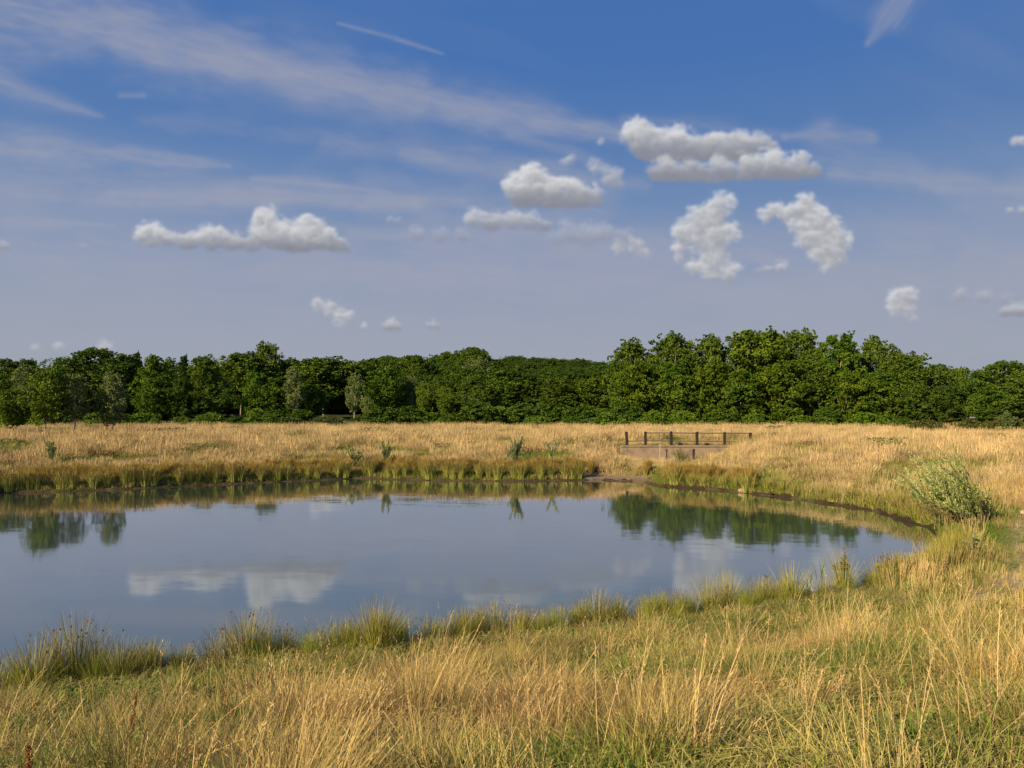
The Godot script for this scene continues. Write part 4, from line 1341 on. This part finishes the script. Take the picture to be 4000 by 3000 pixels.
func hogweed(at: Vector3, h: float) -> void:
	rng.seed = 81
	var o := thing("flowering_weed", "white-flowered umbel weed standing at the far meadow's edge before the bushes", "weed", at)
	var st := MB.new()
	var fl := MB.new()
	for i in 5:
		var e := Vector3(rnd(-0.9, 0.9), h * rnd(0.72, 1.0), rnd(-0.3, 0.3))
		st.tube(PackedVector3Array([Vector3(e.x * 0.4, 0, 0), e]), PackedFloat32Array([0.015, 0.008]), 5, Color(0.15, 0.17, 0.06))
		for j in 60:
			var f := rnd(0.0, TAU)
			var q := 0.17 * sqrt(rng.randf())
			fl.leaf(e + Vector3(cos(f) * q, 0.03 - q * q, sin(f) * q), Vector3(0.022, 0, 0.006), Vector3(0, 0.01, 0.022), Color(0.72, 0.72, 0.66))
	tag(part("stalks", st.mesh(), mats.bark, o), "", "", "", "stuff")
	tag(part("flower_heads", fl.mesh(), mats.plant, o), "", "", "", "stuff")

func meadow_weeds() -> void:
	# low weeds that stain the far meadow
	rng.seed = 97
	var m := MB.new()
	for i in 240:
		var p := Vector3(rnd(-0.6, 0.6), rnd(0.05, 0.62), rnd(-0.5, 0.5))
		var d := (rdir() + Vector3(0, 0.5, 0)).normalized()
		m.leaf(p, d * 0.07, d.cross(rdir()).normalized() * 0.03, Color.WHITE * rnd(0.7, 1.3))
	var where := []
	var tint := PackedColorArray()
	while where.size() < 210:
		var x := rnd(-45.0, 52.0)
		var z := rnd(-40.0, -80.0)
		var d := shore(x, z)
		if d < 3.5 or absf(x) > -z * 0.8 or streak.get_noise_2d(x * 1.1, z * 1.3) < 0.02 or (x > 6.5 and x < 17.0 and z > -54.0): continue
		var q := rnd(0.5, 1.15)
		where.append(Transform3D(Basis(Vector3.UP, rnd(0.0, TAU)).scaled(Vector3(q * 1.3, q * rnd(0.7, 1.2), q)), Vector3(x, ground(x, z), z)))
		tint.push_back([Color(0.12, 0.16, 0.045), Color(0.17, 0.18, 0.06), Color(0.20, 0.12, 0.05), Color(0.15, 0.19, 0.08)][rng.randi() % 4])
	field("meadow_weeds", m.mesh(), where, tint, "scattered green and brown weeds in the far golden meadow")

func shed() -> void:
	var o := thing("distant_shed", "pale flat-roofed building glimpsed in the tree gap at right", "building", Vector3(96.0, 1.5, -172.0))
	var w := MB.new()
	w.box(Vector3(0, 3.2, 0), Vector3(24, 6.6, 14), Color(0.30, 0.33, 0.38), 0.03)
	part("wall", w.mesh(), mats.timber, o)
	var r := MB.new()
	r.box(Vector3(0, 6.86, 0), Vector3(24.8, 0.7, 14.8), Color(0.72, 0.74, 0.76), 0.05)
	part("roof", r.mesh(), mats.timber, o)
	for i in 6:
		var q := MB.new()
		q.box(Vector3(-10 + i * 4.0, 5.4, 7.03), Vector3(2.6, 1.1, 0.1), Color(0.08, 0.10, 0.13), 0.02)
		part("window", q.mesh(), mats.timber, o)

func far_wood() -> void:
	# the wooded hill and the dark depth of the woods, which read as masses
	for g in [["hill_woodland", "oak_b", "rounded wooded hill rising behind the trees in the picture centre", 0], ["deep_woodland", "oak", "dark depth of the left wood behind its front trees", 1], ["back_woodland", "ash_b", "dark depth of the right-hand wood behind its tall trees", 2]]:
		rng.seed = 91 + g[3]
		var where := []
		var k: Dictionary = cast[g[1]]
		if g[3] == 0:
			for i in 420:
				var z := rnd(-135.0, -205.0)
				var x := rnd(-24.0, 62.0)
				var s := rnd(0.62, 0.92)
				where.append(Transform3D(Basis(Vector3.UP, rnd(0.0, TAU)).scaled(Vector3(s * 1.2, s, s * 1.2)), Vector3(x, ground(x, z) - 0.5, z)))
		elif g[3] == 1:
			for i in 190:
				var z := rnd(-146.0, -176.0)
				var x := rnd(-140.0, -8.0)
				var s := rnd(0.85, 1.12)
				where.append(Transform3D(Basis(Vector3.UP, rnd(0.0, TAU)).scaled(Vector3(s * 1.15, s, s * 1.15)), Vector3(x, ground(x, z) - 0.3, z)))
		else:
			for i in 90:
				var z := rnd(-108.0, -126.0)
				var x := rnd(18.0, 112.0)
				var s := rnd(0.62, 0.86) * (0.8 if x > 60.0 else 1.0)
				where.append(Transform3D(Basis(Vector3.UP, rnd(0.0, TAU)).scaled(Vector3(s * 1.1, s, s * 1.1)), Vector3(x, ground(x, z) - 0.3, z)))
		var mm := MultiMesh.new()
		mm.transform_format = MultiMesh.TRANSFORM_3D
		mm.mesh = k.node.get_node("crown").mesh
		mm.instance_count = where.size()
		for i in where.size(): mm.set_instance_transform(i, where[i])
		var o := MultiMeshInstance3D.new()
		o.name = g[0]
		o.multimesh = mm
		o.material_override = mats.leaf
		tag(o, g[2], "woodland", "", "stuff")
		add_child(o)

func pondweed() -> void:
	rng.seed = 95
	var m := MB.new()
	for q in [[-5.6, -32.9, 1.0], [-4.6, -33.5, 0.9], [-3.5, -32.6, 1.4], [-2.4, -32.1, 1.2], [-4.0, -31.6, 1.5], [-1.2, -31.8, 1.0], [-0.3, -32.4, 0.9], [-2.9, -31.1, 1.0], [-17.5, -26.4, 1.2], [-10.6, -31.2, 1.0], [-3.2, -33.6, 0.8]]:
		for i in int(20 * q[2]):
			var f := rnd(-1.0, 1.0)
			var p := Vector3(q[0] + f * 0.8 * q[2], 0.008, q[1] + f * 0.1 + rnd(-0.12, 0.12))
			var a := rnd(-0.6, 0.6)
			m.leaf(p, Vector3(cos(a), 0, sin(a)) * rnd(0.03, 0.08), Vector3(-sin(a), 0, cos(a)) * rnd(0.012, 0.03), Color(0.06, 0.075, 0.035) * rnd(0.7, 1.4))
	var o := part("pondweed", m.mesh(), mats.plant, self)
	tag(o, "thin dark streaks of pondweed floating on the middle of the water", "pondweed", "", "stuff")

# ------------------------------------------------------------------ the setting
func lines_of(lo: float, hi: float, step: float, least: float, most: float) -> PackedFloat32Array:
	var a := []
	var x := lo
	while x <= hi:
		a.append(x)
		x += step
	var s := step
	x = a[-1]
	while x < most:
		s *= 1.13
		x += s
		a.append(x)
	s = step
	x = lo
	while x > least:
		s *= 1.13
		x -= s
		a.push_front(x)
	return PackedFloat32Array(a)

func land() -> void:
	var xs := lines_of(-34.0, 34.0, 0.45, -1900.0, 1900.0)
	var zs := lines_of(-58.0, 3.0, 0.45, -2200.0, 600.0)
	var m := MB.new()
	m.smooth = true
	var w := xs.size()
	var tone1 := noise(71, 0.25, 4)
	for z in zs:
		for x in xs:
			var d := shore(x, z)
			var h := ground(x, z)
			m.v.push_back(Vector3(x, h, z))
			var e := 0.35
			m.n.push_back(Vector3(ground(x - e, z) - ground(x + e, z), 2.0 * e, ground(x, z - e) - ground(x, z + e)).normalized())
			var t := tone1.get_noise_2d(x, z)
			var c := Color(0.20, 0.155, 0.075).lerp(Color(0.13, 0.125, 0.045), clampf(0.4 + t, 0.0, 1.0))
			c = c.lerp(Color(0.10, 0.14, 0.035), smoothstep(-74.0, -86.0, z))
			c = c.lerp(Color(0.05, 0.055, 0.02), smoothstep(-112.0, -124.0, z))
			var td := trail_dist(x, z) if x > 4.0 and z > -30.0 and x < 34.0 else 9.0
			c = c.lerp(Color(0.34, 0.275, 0.175), smoothstep(0.75, 0.25, td + t * 0.4) * smoothstep(8.0, 10.0, x))
			var sx := (x - 6.0) / 2.2
			var sz := (z + 42.2) / 1.6
			if sx * sx + sz * sz < 1.5 and d < 2.0: c = Color(0.27, 0.205, 0.135)
			c = c.lerp(Color(0.075, 0.06, 0.036), smoothstep(0.3, 0.1, d) * (0.6 if sx * sx + sz * sz < 1.6 else 1.0))
			if d < -0.1: c = Color(0.09, 0.075, 0.05)
			m.c.push_back(c)
	for j in zs.size() - 1:
		for i in w - 1:
			var k := j * w + i
			# front faces run clockwise seen from above
			m.ix.push_back(k); m.ix.push_back(k + 1); m.ix.push_back(k + w + 1)
			m.ix.push_back(k); m.ix.push_back(k + w + 1); m.ix.push_back(k + w)
	var o := part("ground", m.mesh(), mats.soil, self)
	tag(o, "gently sloping meadow ground round the pond", "", "", "structure")
	# the cut edge of the bank along the water
	var b := MB.new()
	b.smooth = true
	var rough := noise(72, 1.0, 3)
	var ring := PackedVector2Array()
	for i in 42:
		var p := pond[i % pond.size()]
		var q := pond[(i + 1) % pond.size()]
		var n := maxi(1, int(p.distance_to(q) / 0.22))
		for s in n: ring.push_back(p.lerp(q, float(s) / n))
	var cuts := [[-0.4, -0.2], [-0.1, -0.05], [0.0, 0.04], [0.05, 0.12], [0.15, 0.13], [0.34, 0.0]]
	for i in ring.size():
		var p := ring[i]
		var g := Vector2(shore(p.x + 0.6, p.y) - shore(p.x - 0.6, p.y), shore(p.x, p.y + 0.6) - shore(p.x, p.y - 0.6)).normalized()
		var high := 1.0
		var dark := Color(0.055, 0.042, 0.026)
		if p.x > 8.0 and p.y < -24.0:
			high = 1.1
			dark = Color(0.042, 0.028, 0.017)
		elif p.y > -24.0:
			dark = Color(0.10, 0.08, 0.05)
		high *= clampf(0.75 + 1.3 * rough.get_noise_2d(p.x * 0.6 + 90.0, p.y * 0.6), 0.25, 1.35)
		if absf(p.x - 6.0) < 1.7 and p.y < -38.0: high = 0.6
		for k in cuts.size():
			var lump := rough.get_noise_3d(p.x * 1.7, k * 0.9, p.y * 1.7)
			var q: Vector2 = p + g * (cuts[k][0] + lump * 0.16)
			b.v.push_back(Vector3(q.x, cuts[k][1] * high + (lump * 0.14 if k > 1 and k < 5 else 0.0), q.y))
			b.n.push_back(Vector3(-g.x * 0.8, 0.6, -g.y * 0.8).normalized() if k < 4 else Vector3.UP)
			b.c.push_back(tone(dark, 1.0 + lump * 0.6) if k < 4 else Color(0.12, 0.105, 0.045))
	var cn := cuts.size()
	for i in ring.size() - 1:
		for k in cn - 1:
			var a := i * cn + k
			b.ix.push_back(a); b.ix.push_back(a + 1); b.ix.push_back(a + cn)
			b.ix.push_back(a + 1); b.ix.push_back(a + cn + 1); b.ix.push_back(a + cn)
	var mb := part("mud_bank", b.mesh(), mats.soil, self)
	tag(mb, "dark muddy cut edge of the bank along the water", "", "", "structure")
	# the water: one level sheet with the slight slopes of its ripples
	var wm := MB.new()
	wm.smooth = true
	var swell := noise(73, 0.55, 2)
	var ripple := noise(74, 1.7, 2)
	for j in 240:
		for i in 280:
			var x := -56.0 + i * 0.27
			var z := -46.0 + j * 0.165
			var calm := 0.55 + 0.9 * hills.get_noise_2d(x * 2.0 + 300.0, z * 3.0)
			wm.v.push_back(Vector3(x, 0, z))
			wm.n.push_back(Vector3(swell.get_noise_2d(x * 0.5, z) * 0.002, 1.0, swell.get_noise_2d(x * 0.5 + 70.0, z) * 0.003 + ripple.get_noise_2d(x * 0.35, z) * 0.007 * clampf(calm, 0.1, 1.3)).normalized())
			wm.c.push_back(Color.WHITE)
	for j in 239:
		for i in 279:
			var k := j * 280 + i
			wm.ix.push_back(k); wm.ix.push_back(k + 1); wm.ix.push_back(k + 281)
			wm.ix.push_back(k); wm.ix.push_back(k + 281); wm.ix.push_back(k + 280)
	var water := part("water", wm.mesh(), mats.water, self)
	tag(water, "calm pond water reflecting sky and trees", "", "", "structure")

func materials() -> void:
	mats.leaf = plant_mat(0.5)
	mats.leaf.albedo_color = Color(0.9, 0.9, 0.9).linear_to_srgb()
	mats.plant = plant_mat(0.5)
	mats.grass = plant_mat(0.55)
	mats.bark = rough_mat(5, 0.7, 1.25, 1.3, 1.2, 0.9)
	mats.timber = rough_mat(15, 0.65, 1.3, 2.2, 0.4, 0.85)
	mats.concrete = rough_mat(25, 0.82, 1.12, 0.16, 0.3, 0.92)
	mats.stone = rough_mat(35, 0.7, 1.2, 2.0, 1.0, 0.9)
	mats.soil = rough_mat(45, 0.55, 1.4, 0.6, 3.0, 0.95)
	var w := StandardMaterial3D.new()
	w.albedo_color = Color(0.045, 0.068, 0.058).linear_to_srgb()
	w.roughness = 0.055
	w.metallic_specular = 0.8
	w.clearcoat_enabled = true
	w.clearcoat = 1.0
	w.clearcoat_roughness = 0.05
	w.heightmap_enabled = true
	w.heightmap_texture = noise_tex(55, 0.012, 4, Color.BLACK, Color.WHITE)
	w.heightmap_scale = 0.09
	w.uv1_triplanar = true
	w.uv1_world_triplanar = true
	w.uv1_scale = Vector3(0.16, 0.16, 0.3)
	mats.water = w

func _ready() -> void:
	var cam := Camera3D.new()
	cam.name = "camera"
	cam.position = Vector3(0, 4.2, 0)
	cam.rotation = Vector3(atan(47.5 / 1600.0), 0, 0)
	cam.fov = rad_to_deg(2.0 * atan(829.5 / 1600.0))
	cam.near = 0.05
	cam.far = 5000.0
	cam.current = true
	add_child(cam)
	var env := Environment.new()
	env.background_mode = Environment.BG_SKY
	env.tonemap_mode = Environment.TONE_MAPPER_LINEAR
	env.tonemap_exposure = 1.6
	env.sdfgi_enabled = true
	env.ssao_enabled = true
	env.ssil_enabled = true
	var sm := PanoramaSkyMaterial.new()
	sm.panorama = make_sky()
	sm.energy_multiplier = 0.625
	var sky := Sky.new()
	sky.sky_material = sm
	env.sky = sky
	var we := WorldEnvironment.new()
	we.name = "environment"
	we.environment = env
	add_child(we)
	var sun := DirectionalLight3D.new()
	sun.name = "sun"
	sun.light_color = Color(1.0, 0.89, 0.70)
	sun.light_energy = 1.6
	sun.light_angular_distance = 0.55
	sun.shadow_enabled = true
	add_child(sun)
	sun.look_at_from_position(Vector3(-0.66, 0.47, 0.60), Vector3.ZERO)
	print("sky ", Time.get_ticks_msec())

	survey()
	materials()
	land()
	cast = kinds()
	plant_woods([
		["young_green", -39.0, -58.0, 4.0, 2.7, "young leafy tree with a short pale trunk at the left edge of the far meadow"],
		["young_green", -35.9, -57.0, 5.5, 2.9, "young bright green tree with a pale slender trunk, second from the left in the meadow"],
		["young_willow", -34.8, -59.0, 5.2, 2.5, "thin olive tree with a forked trunk left of the silvery young meadow tree"],
		["silver", -32.3, -60.0, 5.4, 2.2, "silvery young tree standing in the far meadow before the large spreading oak"],
		["oak", -96.0, -140.7, 11.6, 5.5, "dark round tree on the skyline at the left edge"],
		["oak_b", -94.2, -144.7, 11.8, 5.2, "dark round tree directly behind the silver tree near the left edge"],
		["silver", -81.1, -123.3, 9.6, 3.5, "silver-leaved tree among dark trees near the left edge, behind the young meadow trees"],
		["ash", -91.8, -150.1, 11.7, 3.4, "small airy treetop between the left edge trees and the spreading oak"],
		["oak", -75.6, -134.0, 13.0, 10.0, "largest spreading oak of the left wood, above the dark hollow"],
		["oak_b", -71.2, -135.3, 12.0, 5.4, "dark oak crown joined to the right of the largest spreading oak"],
		["conifer", -77.3, -152.8, 13.7, 3.6, "narrow dark pointed tree just right of the spreading oak"],
		["poplar", -63.6, -131.3, 11.7, 4.6, "light green upright tree right of the narrow pointed tree"],
		["ash", -69.3, -150.1, 12.0, 3.2, "small dark treetop between the light green upright tree and the fir-like tree"],
		["conifer", -62.7, -142.0, 12.3, 3.6, "fir-like pointed tree with tiered branches on the left skyline"],
		["stem_tree", -52.0, -124.6, 11.0, 3.6, "narrow tree with a thin pale trunk showing below its crown"],
		["stem_tree", -51.0, -139.4, 12.4, 7.5, "broad tree with bare twiggy top and one tall thin trunk in left wood"],
		["poplar", -43.9, -126.0, 8.6, 3.3, "bright green narrow tree right of the tall thin trunk"],
		["ash_b", -47.9, -144.7, 14.4, 4.5, "tallest round-headed treetop of the left wood"],
		["oak_b", -45.6, -152.8, 11.7, 4.6, "dark treetop right of the tallest round-headed tree"],
		["silver", -37.1, -126.0, 9.2, 3.8, "tall silvery poplar-like tree in the middle of the left wood"],
		["stem_tree", -36.1, -142.0, 11.3, 9.1, "big dome-shaped tree with a V-forked trunk right of the silvery tree"],
		["oak_b", -33.0, -147.4, 10.5, 4.8, "dark tree shoulder right of the dome-shaped tree"],
		["ash_b", -29.9, -150.1, 9.8, 6.4, "low dark skyline tree behind the lollipop-shaped silver tree"],
		["silver", -26.3, -123.3, 8.2, 3.2, "silver tree with a bare pale forked trunk right of the dome-shaped tree"],
		["silver", -23.7, -120.6, 4.2, 1.7, "tiny silver sapling beside the silver tree with the bare trunk"],
		["poplar", -21.8, -128.6, 9.5, 5.8, "green layered tree right of the tiny silver sapling"],
		["conifer", -21.6, -139.4, 9.6, 1.7, "thin dark spire behind the green layered tree"],
		["oak", -19.9, -142.0, 8.3, 3.7, "dark shaded tree behind the pale treetop left of centre"],
		["ash_b", -18.2, -144.7, 8.7, 6.2, "round olive treetop left of the picture centre"],
		["silver", -17.7, -131.3, 7.8, 1.6, "small whitish treetop just below the round olive crown"],
		["young_green", -14.6, -123.3, 6.8, 2.9, "pale green tapering tree standing in front of dark trunks left of centre"],
		["oak_b", -14.0, -155.4, 7.9, 4.7, "dark round skyline tree left of the wooded hill"],
		["ash", -13.4, -134.0, 7.3, 3.0, "brownish tree between the pale tapering tree and the wooded hill"],
		["young_green", -11.1, -123.3, 5.9, 3.2, "slender pale tree at the foot of the wooded hill's left end"],
		["oak", -11.4, -154.1, 7.0, 4.0, "dark low treetop touching the left end of the wooded hill"],
		["sycamore_b", -58.3, -120.6, 7.3, 4.7, "leafy mid green tree below the light green upright tree"],
		["oak_b", -54.8, -121.9, 7.2, 4.1, "dark green tree below the fir-like tree"],
		["ash", -50.1, -124.6, 7.7, 4.8, "dark tree in front of the narrow tree with the thin trunk"],
		["sycamore_b", -40.9, -127.3, 7.7, 4.6, "bushy green tree under the tallest round-headed treetop"],
		["oak", -35.6, -130.0, 6.3, 4.1, "shaded tree under the left side of the dome-shaped tree"],
		["ash_b", -79.2, -128.6, 7.6, 4.8, "dark tree behind the thin forked trunk at left"],
		["silver", -7.0, -141.6, 10.7, 5.1, "tree with whitish leaf tips at the left top of the wooded hill"],
		["oak", -7.3, -136.8, 9.0, 6.2, "dark tree under the whitish treetop at the hill's left end"],
		["sycamore_b", -1.8, -134.4, 8.3, 8.7, "mid green tree mass on the left slope below the wooded hill"],
		["oak_b", 3.7, -134.4, 7.9, 8.1, "dark green rounded tree in the centre below the wooded hill"],
		["ash_b", 8.8, -129.6, 7.4, 7.6, "olive tree below the middle of the wooded hill"],
		["sycamore", 14.2, -127.2, 7.5, 6.7, "yellow-green tree left of the tall right-hand tree group"],
		["ash_b", -4.7, -117.6, 5.9, 4.7, "leafy tree at the foot of the whitish treetop"],
		["ash", 16.8, -104.0, 11.8, 6.5, "dark tree forming the left end of the tall right-hand group"],
		["ash_b", 21.2, -100.0, 12.2, 5.1, "airy-topped tree second from the left in the tall right-hand group"],
		["ash", 26.4, -100.0, 11.9, 6.0, "tree with a sparse broken top right of the airy-topped one"],
		["sycamore", 31.8, -98.0, 12.8, 7.6, "tallest and broadest yellow-green tree of the right-hand group"],
		["oak_b", 37.1, -105.0, 12.8, 4.9, "dark crown behind the right shoulder of the broadest yellow-green tree"],
		["ash_b", 40.3, -104.0, 13.2, 5.5, "dark peaked tree right of the broadest yellow-green tree"],
		["sycamore_b", 43.4, -98.0, 12.2, 5.5, "tall green tree with a pale forked bough showing in the middle"],
		["ash", 50.3, -102.0, 11.9, 5.6, "dark rounded tree at the right of the tall group"],
		["ash_b", 51.4, -96.0, 9.4, 4.8, "lower tree with a pale forked trunk at the right end of the tall group"],
		["oak", 57.8, -100.0, 8.3, 4.9, "dark tree before the pale roof, right of the tall group"],
		["sycamore", 81.4, -135.0, 9.8, 3.0, "distant pale green tree in the gap left of the right-edge trees"],
		["oak_b", 94.2, -150.0, 10.1, 4.1, "distant dark tree in the gap left of the right-edge trees"],
		["oak", 55.9, -84.0, 7.7, 5.6, "large dark tree at the right edge of the picture"],
		["oak_b", 60.9, -86.0, 7.5, 4.8, "dark tree cut off by the right edge of the picture"],
		["sycamore", 15.5, -92.0, 7.9, 4.9, "yellow-green tree in front of the left end of the tall group"],
		["sycamore_b", 20.1, -92.0, 8.3, 4.4, "green tree with thin upright stems behind the left half of the fence"],
		["sycamore", 24.2, -91.0, 8.0, 5.0, "leafy green tree behind the fence's third and fourth posts"],
		["sycamore_b", 27.8, -90.0, 6.9, 4.2, "dark green tree behind the right end of the fence"],
		["sycamore", 32.7, -91.0, 8.0, 4.8, "yellowish tree below the dark peaked tree, right of the fence"],
		["ash_b", 36.9, -92.0, 8.6, 4.6, "olive tree in the middle of the right-hand group"],
		["sycamore", 40.8, -90.0, 6.8, 4.2, "spreading green tree below the pale forked bough"],
		["sycamore_b", 44.7, -90.0, 6.8, 4.6, "green tree below the dark rounded tree at right"],
		["ash", 47.8, -88.0, 5.2, 4.2, "dark tree below the pale forked trunk at the right"],
		["oak_b", 51.4, -88.0, 5.1, 4.1, "dark tree under the pale roof"],
		["sycamore_b", 51.6, -80.0, 4.8, 3.5, "bright speckled tree at the left of the right-edge trees"],
	], "tree", "tree", "trees round the far meadow")
	plant_woods([
		["bush", -56.4, -85.5, 1.7, 4.2, "low bush between the trunks of the two leftmost meadow trees"],
		["bush", -52.4, -84.2, 2.0, 3.8, "low bush behind the thin forked trunk"],
		["bush_bright", -48.4, -86.9, 2.0, 3.2, "bush below the dark hollow of the spreading oak"],
		["bush_bright", -42.3, -85.1, 1.7, 4.6, "large leafy bush right of the silvery meadow tree"],
		["bush", -44.8, -84.1, 1.9, 3.7, "dark bush at the trunk of the silvery meadow tree"],
		["bush_bright", -39.2, -87.6, 1.4, 5.4, "bright green scrub below the fir-like tree"],
		["bush_bright", -35.8, -87.9, 1.8, 3.7, "bright green scrub below the narrow tree with the thin trunk"],
		["bush", -32.1, -86.6, 1.5, 4.0, "dark bush left of the tall thin trunk's foot"],
		["bush_bright", -29.7, -86.4, 2.3, 2.6, "bush right of the tall thin trunk's foot"],
		["bush", -27.0, -84.7, 2.2, 3.0, "bush below the tallest round-headed treetop"],
		["bush", -24.9, -87.8, 2.2, 3.5, "bush left of the grey-green domed bush"],
		["grey_bush", -21.0, -84.1, 1.6, 5.1, "grey-green domed bush below the V-forked trunk"],
		["bush", -18.3, -86.7, 1.2, 4.5, "bush below the silver tree with the bare trunk"],
		["bush", -14.9, -85.0, 2.4, 5.3, "long low bush below the green layered tree"],
		["bush", -12.0, -86.0, 2.6, 3.9, "low bush left of the pale green tapering tree"],
		["bush_bright", -9.3, -87.3, 1.8, 4.4, "low bush at the foot of the pale green tapering tree"],
		["bush", -6.6, -86.0, 1.8, 2.9, "dark low bush at the left foot of the wooded hill"],
		["bush", -4.2, -87.5, 3.0, 5.1, "rounded bush at the hill foot left of centre"],
		["bush_bright", -1.7, -89.7, 2.6, 6.2, "green bush at the hill foot in the picture centre"],
		["bush", 1.2, -88.4, 3.0, 4.9, "large domed bush right of the picture centre"],
		["bush", 5.2, -94.0, 2.9, 6.5, "tallest domed bush below the wooded hill"],
		["bush", 8.5, -90.6, 2.5, 5.1, "domed bush left of the tall right-hand group"],
		["bush_bright", 2.8, -81.7, 1.6, 3.4, "low bush in front of the domed bushes"],
		["bush", 6.8, -82.9, 1.3, 4.8, "low dark bush behind the meadow left of the fence"],
		["bush_bright", 11.0, -84.1, 1.9, 3.8, "yellowish bush just left of the fence, at the tree foot"],
		["bush", 13.0, -85.7, 3.0, 3.7, "bush behind the leftmost fence post"],
		["bush_bright", 15.8, -82.8, 2.1, 2.6, "bush behind the second fence post"],
		["bush_bright", 19.1, -82.8, 2.1, 2.8, "bush behind the third fence post"],
		["bush", 24.1, -84.4, 2.4, 2.8, "dark bush behind the fifth fence post"],
		["bush_bright", 28.0, -84.9, 1.8, 2.8, "bush right behind the sixth fence post"],
		["bush_bright", 32.2, -82.2, 1.6, 4.3, "leafy bush below the dark peaked tree"],
		["bush", 36.3, -84.9, 2.5, 3.1, "bush below the tall green tree with the pale bough"],
		["bush_bright", 39.7, -83.1, 1.9, 4.5, "bush below the dark rounded tree at right"],
		["bush", 42.8, -80.9, 1.2, 4.3, "bush below the pale forked trunk at right"],
		["scrub", 37.4, -66.7, 1.4, 3.0, "brownish bramble scrub at the left end of the right-hand scrub row"],
		["scrub", 39.2, -63.5, 1.0, 2.5, "brownish bramble scrub below the pale roof"],
		["scrub", 41.5, -66.9, 1.3, 3.6, "brownish bramble scrub below the gap in the trees"],
		["scrub", 43.6, -65.3, 1.7, 2.9, "brownish bramble scrub left of the grey willow bush"],
		["grey_bush", 43.0, -64.4, 2.1, 1.4, "grey-green willow bush at the right edge below the dark trees"],
		["scrub", 47.1, -66.3, 1.9, 3.3, "bramble scrub cut off by the right edge"],
	], "bush", "bush", "bushes at the foot of the woods")
	far_wood()
	shed()
	print("woods ", Time.get_ticks_msec())
	meadow()
	meadow_weeds()
	print("meadow ", Time.get_ticks_msec())
	fence()
	waterside()
	willow_bush()
	for q in [
		[0.19, -43.6, 2.0, 0.5, 16, "largest willow sapling on the far bank, grey-green, centre"],
		[-7.6, -44.6, 1.9, 0.42, 12, "willow sapling with a dark right side on the far bank"],
		[-9.5, -44.9, 1.35, 0.62, 11, "low spreading willow sapling left of the dark-sided one"],
		[2.4, -44.4, 2.0, 0.5, 4, "sparse thin willow sapling right of the largest sapling"],
		[-25.2, -40.6, 1.5, 0.3, 9, "small green sapling on the far bank near the left edge"]]:
		sapling("willow_sapling", Vector3(q[0], ground(q[0], q[1]), q[1]), q[2], q[3], q[4], int(100.0 * q[2] + q[4]), q[5], 0.5 if q[4] == 9 else 0.0)
	sapling("willow_sapling", Vector3(11.9, ground(11.9, -19.2), -19.2), 0.75, 0.25, 4, 777, "tiny willow sapling at the pond's right end below the willow bush")
	reedmace(Vector3(5.75, ground(5.75, -16.0), -16.0), 0.85, 9, -0.5, 401, "leaning reedmace with a brown seed head, left of the upright reeds", true)
	reedmace(Vector3(6.4, ground(6.4, -16.2), -16.2), 1.15, 8, 0.15, 402, "tall upright green reedmace, left one of the pair")
	reedmace(Vector3(6.75, ground(6.75, -16.3), -16.3), 1.2, 8, 0.12, 403, "tall upright green reedmace, right one of the pair, with an orange base")
	leafy_weed("tall_weed", Vector3(7.25, ground(7.25, -16.35), -16.35), 1.05, 0.22, 9, 72, "tall yellow-green weed with dark brown lower stems at the near waterline", Color(0.09, 0.055, 0.03), Color(0.17, 0.17, 0.04), 0.55)
	leafy_weed("tall_weed", Vector3(8.6, ground(8.6, -17.2), -17.2), 0.75, 0.22, 9, 73, "rusty-topped weed clump right of the tall yellow-green weed", Color(0.16, 0.12, 0.05), Color(0.22, 0.16, 0.06), 0.2)
	dock(Vector3(-3.3, ground(-3.3, -6.4), -6.4), 0.62, 501, "red-brown dock spike standing in the grass left of centre")
	dock(Vector3(-2.95, ground(-2.95, -4.6), -4.6), 0.5, 502, "dark red dock spike low in the left corner grass")
	dock(Vector3(-2.8, ground(-2.8, -7.3), -7.3), 0.5, 503, "faded red-brown dock spike near the rushes left of centre")
	for q in [
		[-1.25, -5.6, 0.66, 0.28, 0.1, 80, "bright pale tussock of tall stems leaning right, left of centre"],
		[-0.05, -5.6, 0.6, 0.22, 0.1, 70, "pale tussock at the middle of the near bank"],
		[1.1, -4.3, 0.46, 0.25, 0.1, 60, "pale tussock in the lower middle, right of the green patch"],
		[2.2, -5.6, 0.55, 0.2, 0.0, 60, "pale tussock right of the middle in front of the long green patch"],
		[2.9, -4.6, 0.45, -0.15, 0.1, 45, "pale tussock near the lower right corner"],
		[-2.2, -4.6, 0.5, 0.3, 0.1, 60, "pale bent tussock in the lower left grass"],
		[1.4, -10.6, 0.6, 0.2, 0.0, 70, "pale tussock by the water right of centre"]]:
		tussock(Vector3(q[0], ground(q[0], q[1]), q[1]), q[2], Vector2(q[3], q[4]), q[5], int(absf(q[0]) * 100.0) + 600, q[6])
	hogweed(Vector3(-24.9, ground(-24.9, -82.0), -82.0), 1.3)
	stone(Vector3(11.2, 0.1, -36.1), Vector3(0.2, 0.13, 0.16), 601, "pale brown clod lying at the right-hand waterline", Color(0.34, 0.25, 0.18))
	stone(Vector3(16.9, ground(16.9, -24.6) + 0.1, -24.6), Vector3(0.09, 0.07, 0.08), 602, "small pale stone at the right edge beside the path", Color(0.5, 0.38, 0.3))
	pondweed()
	print("done ", Time.get_ticks_msec())
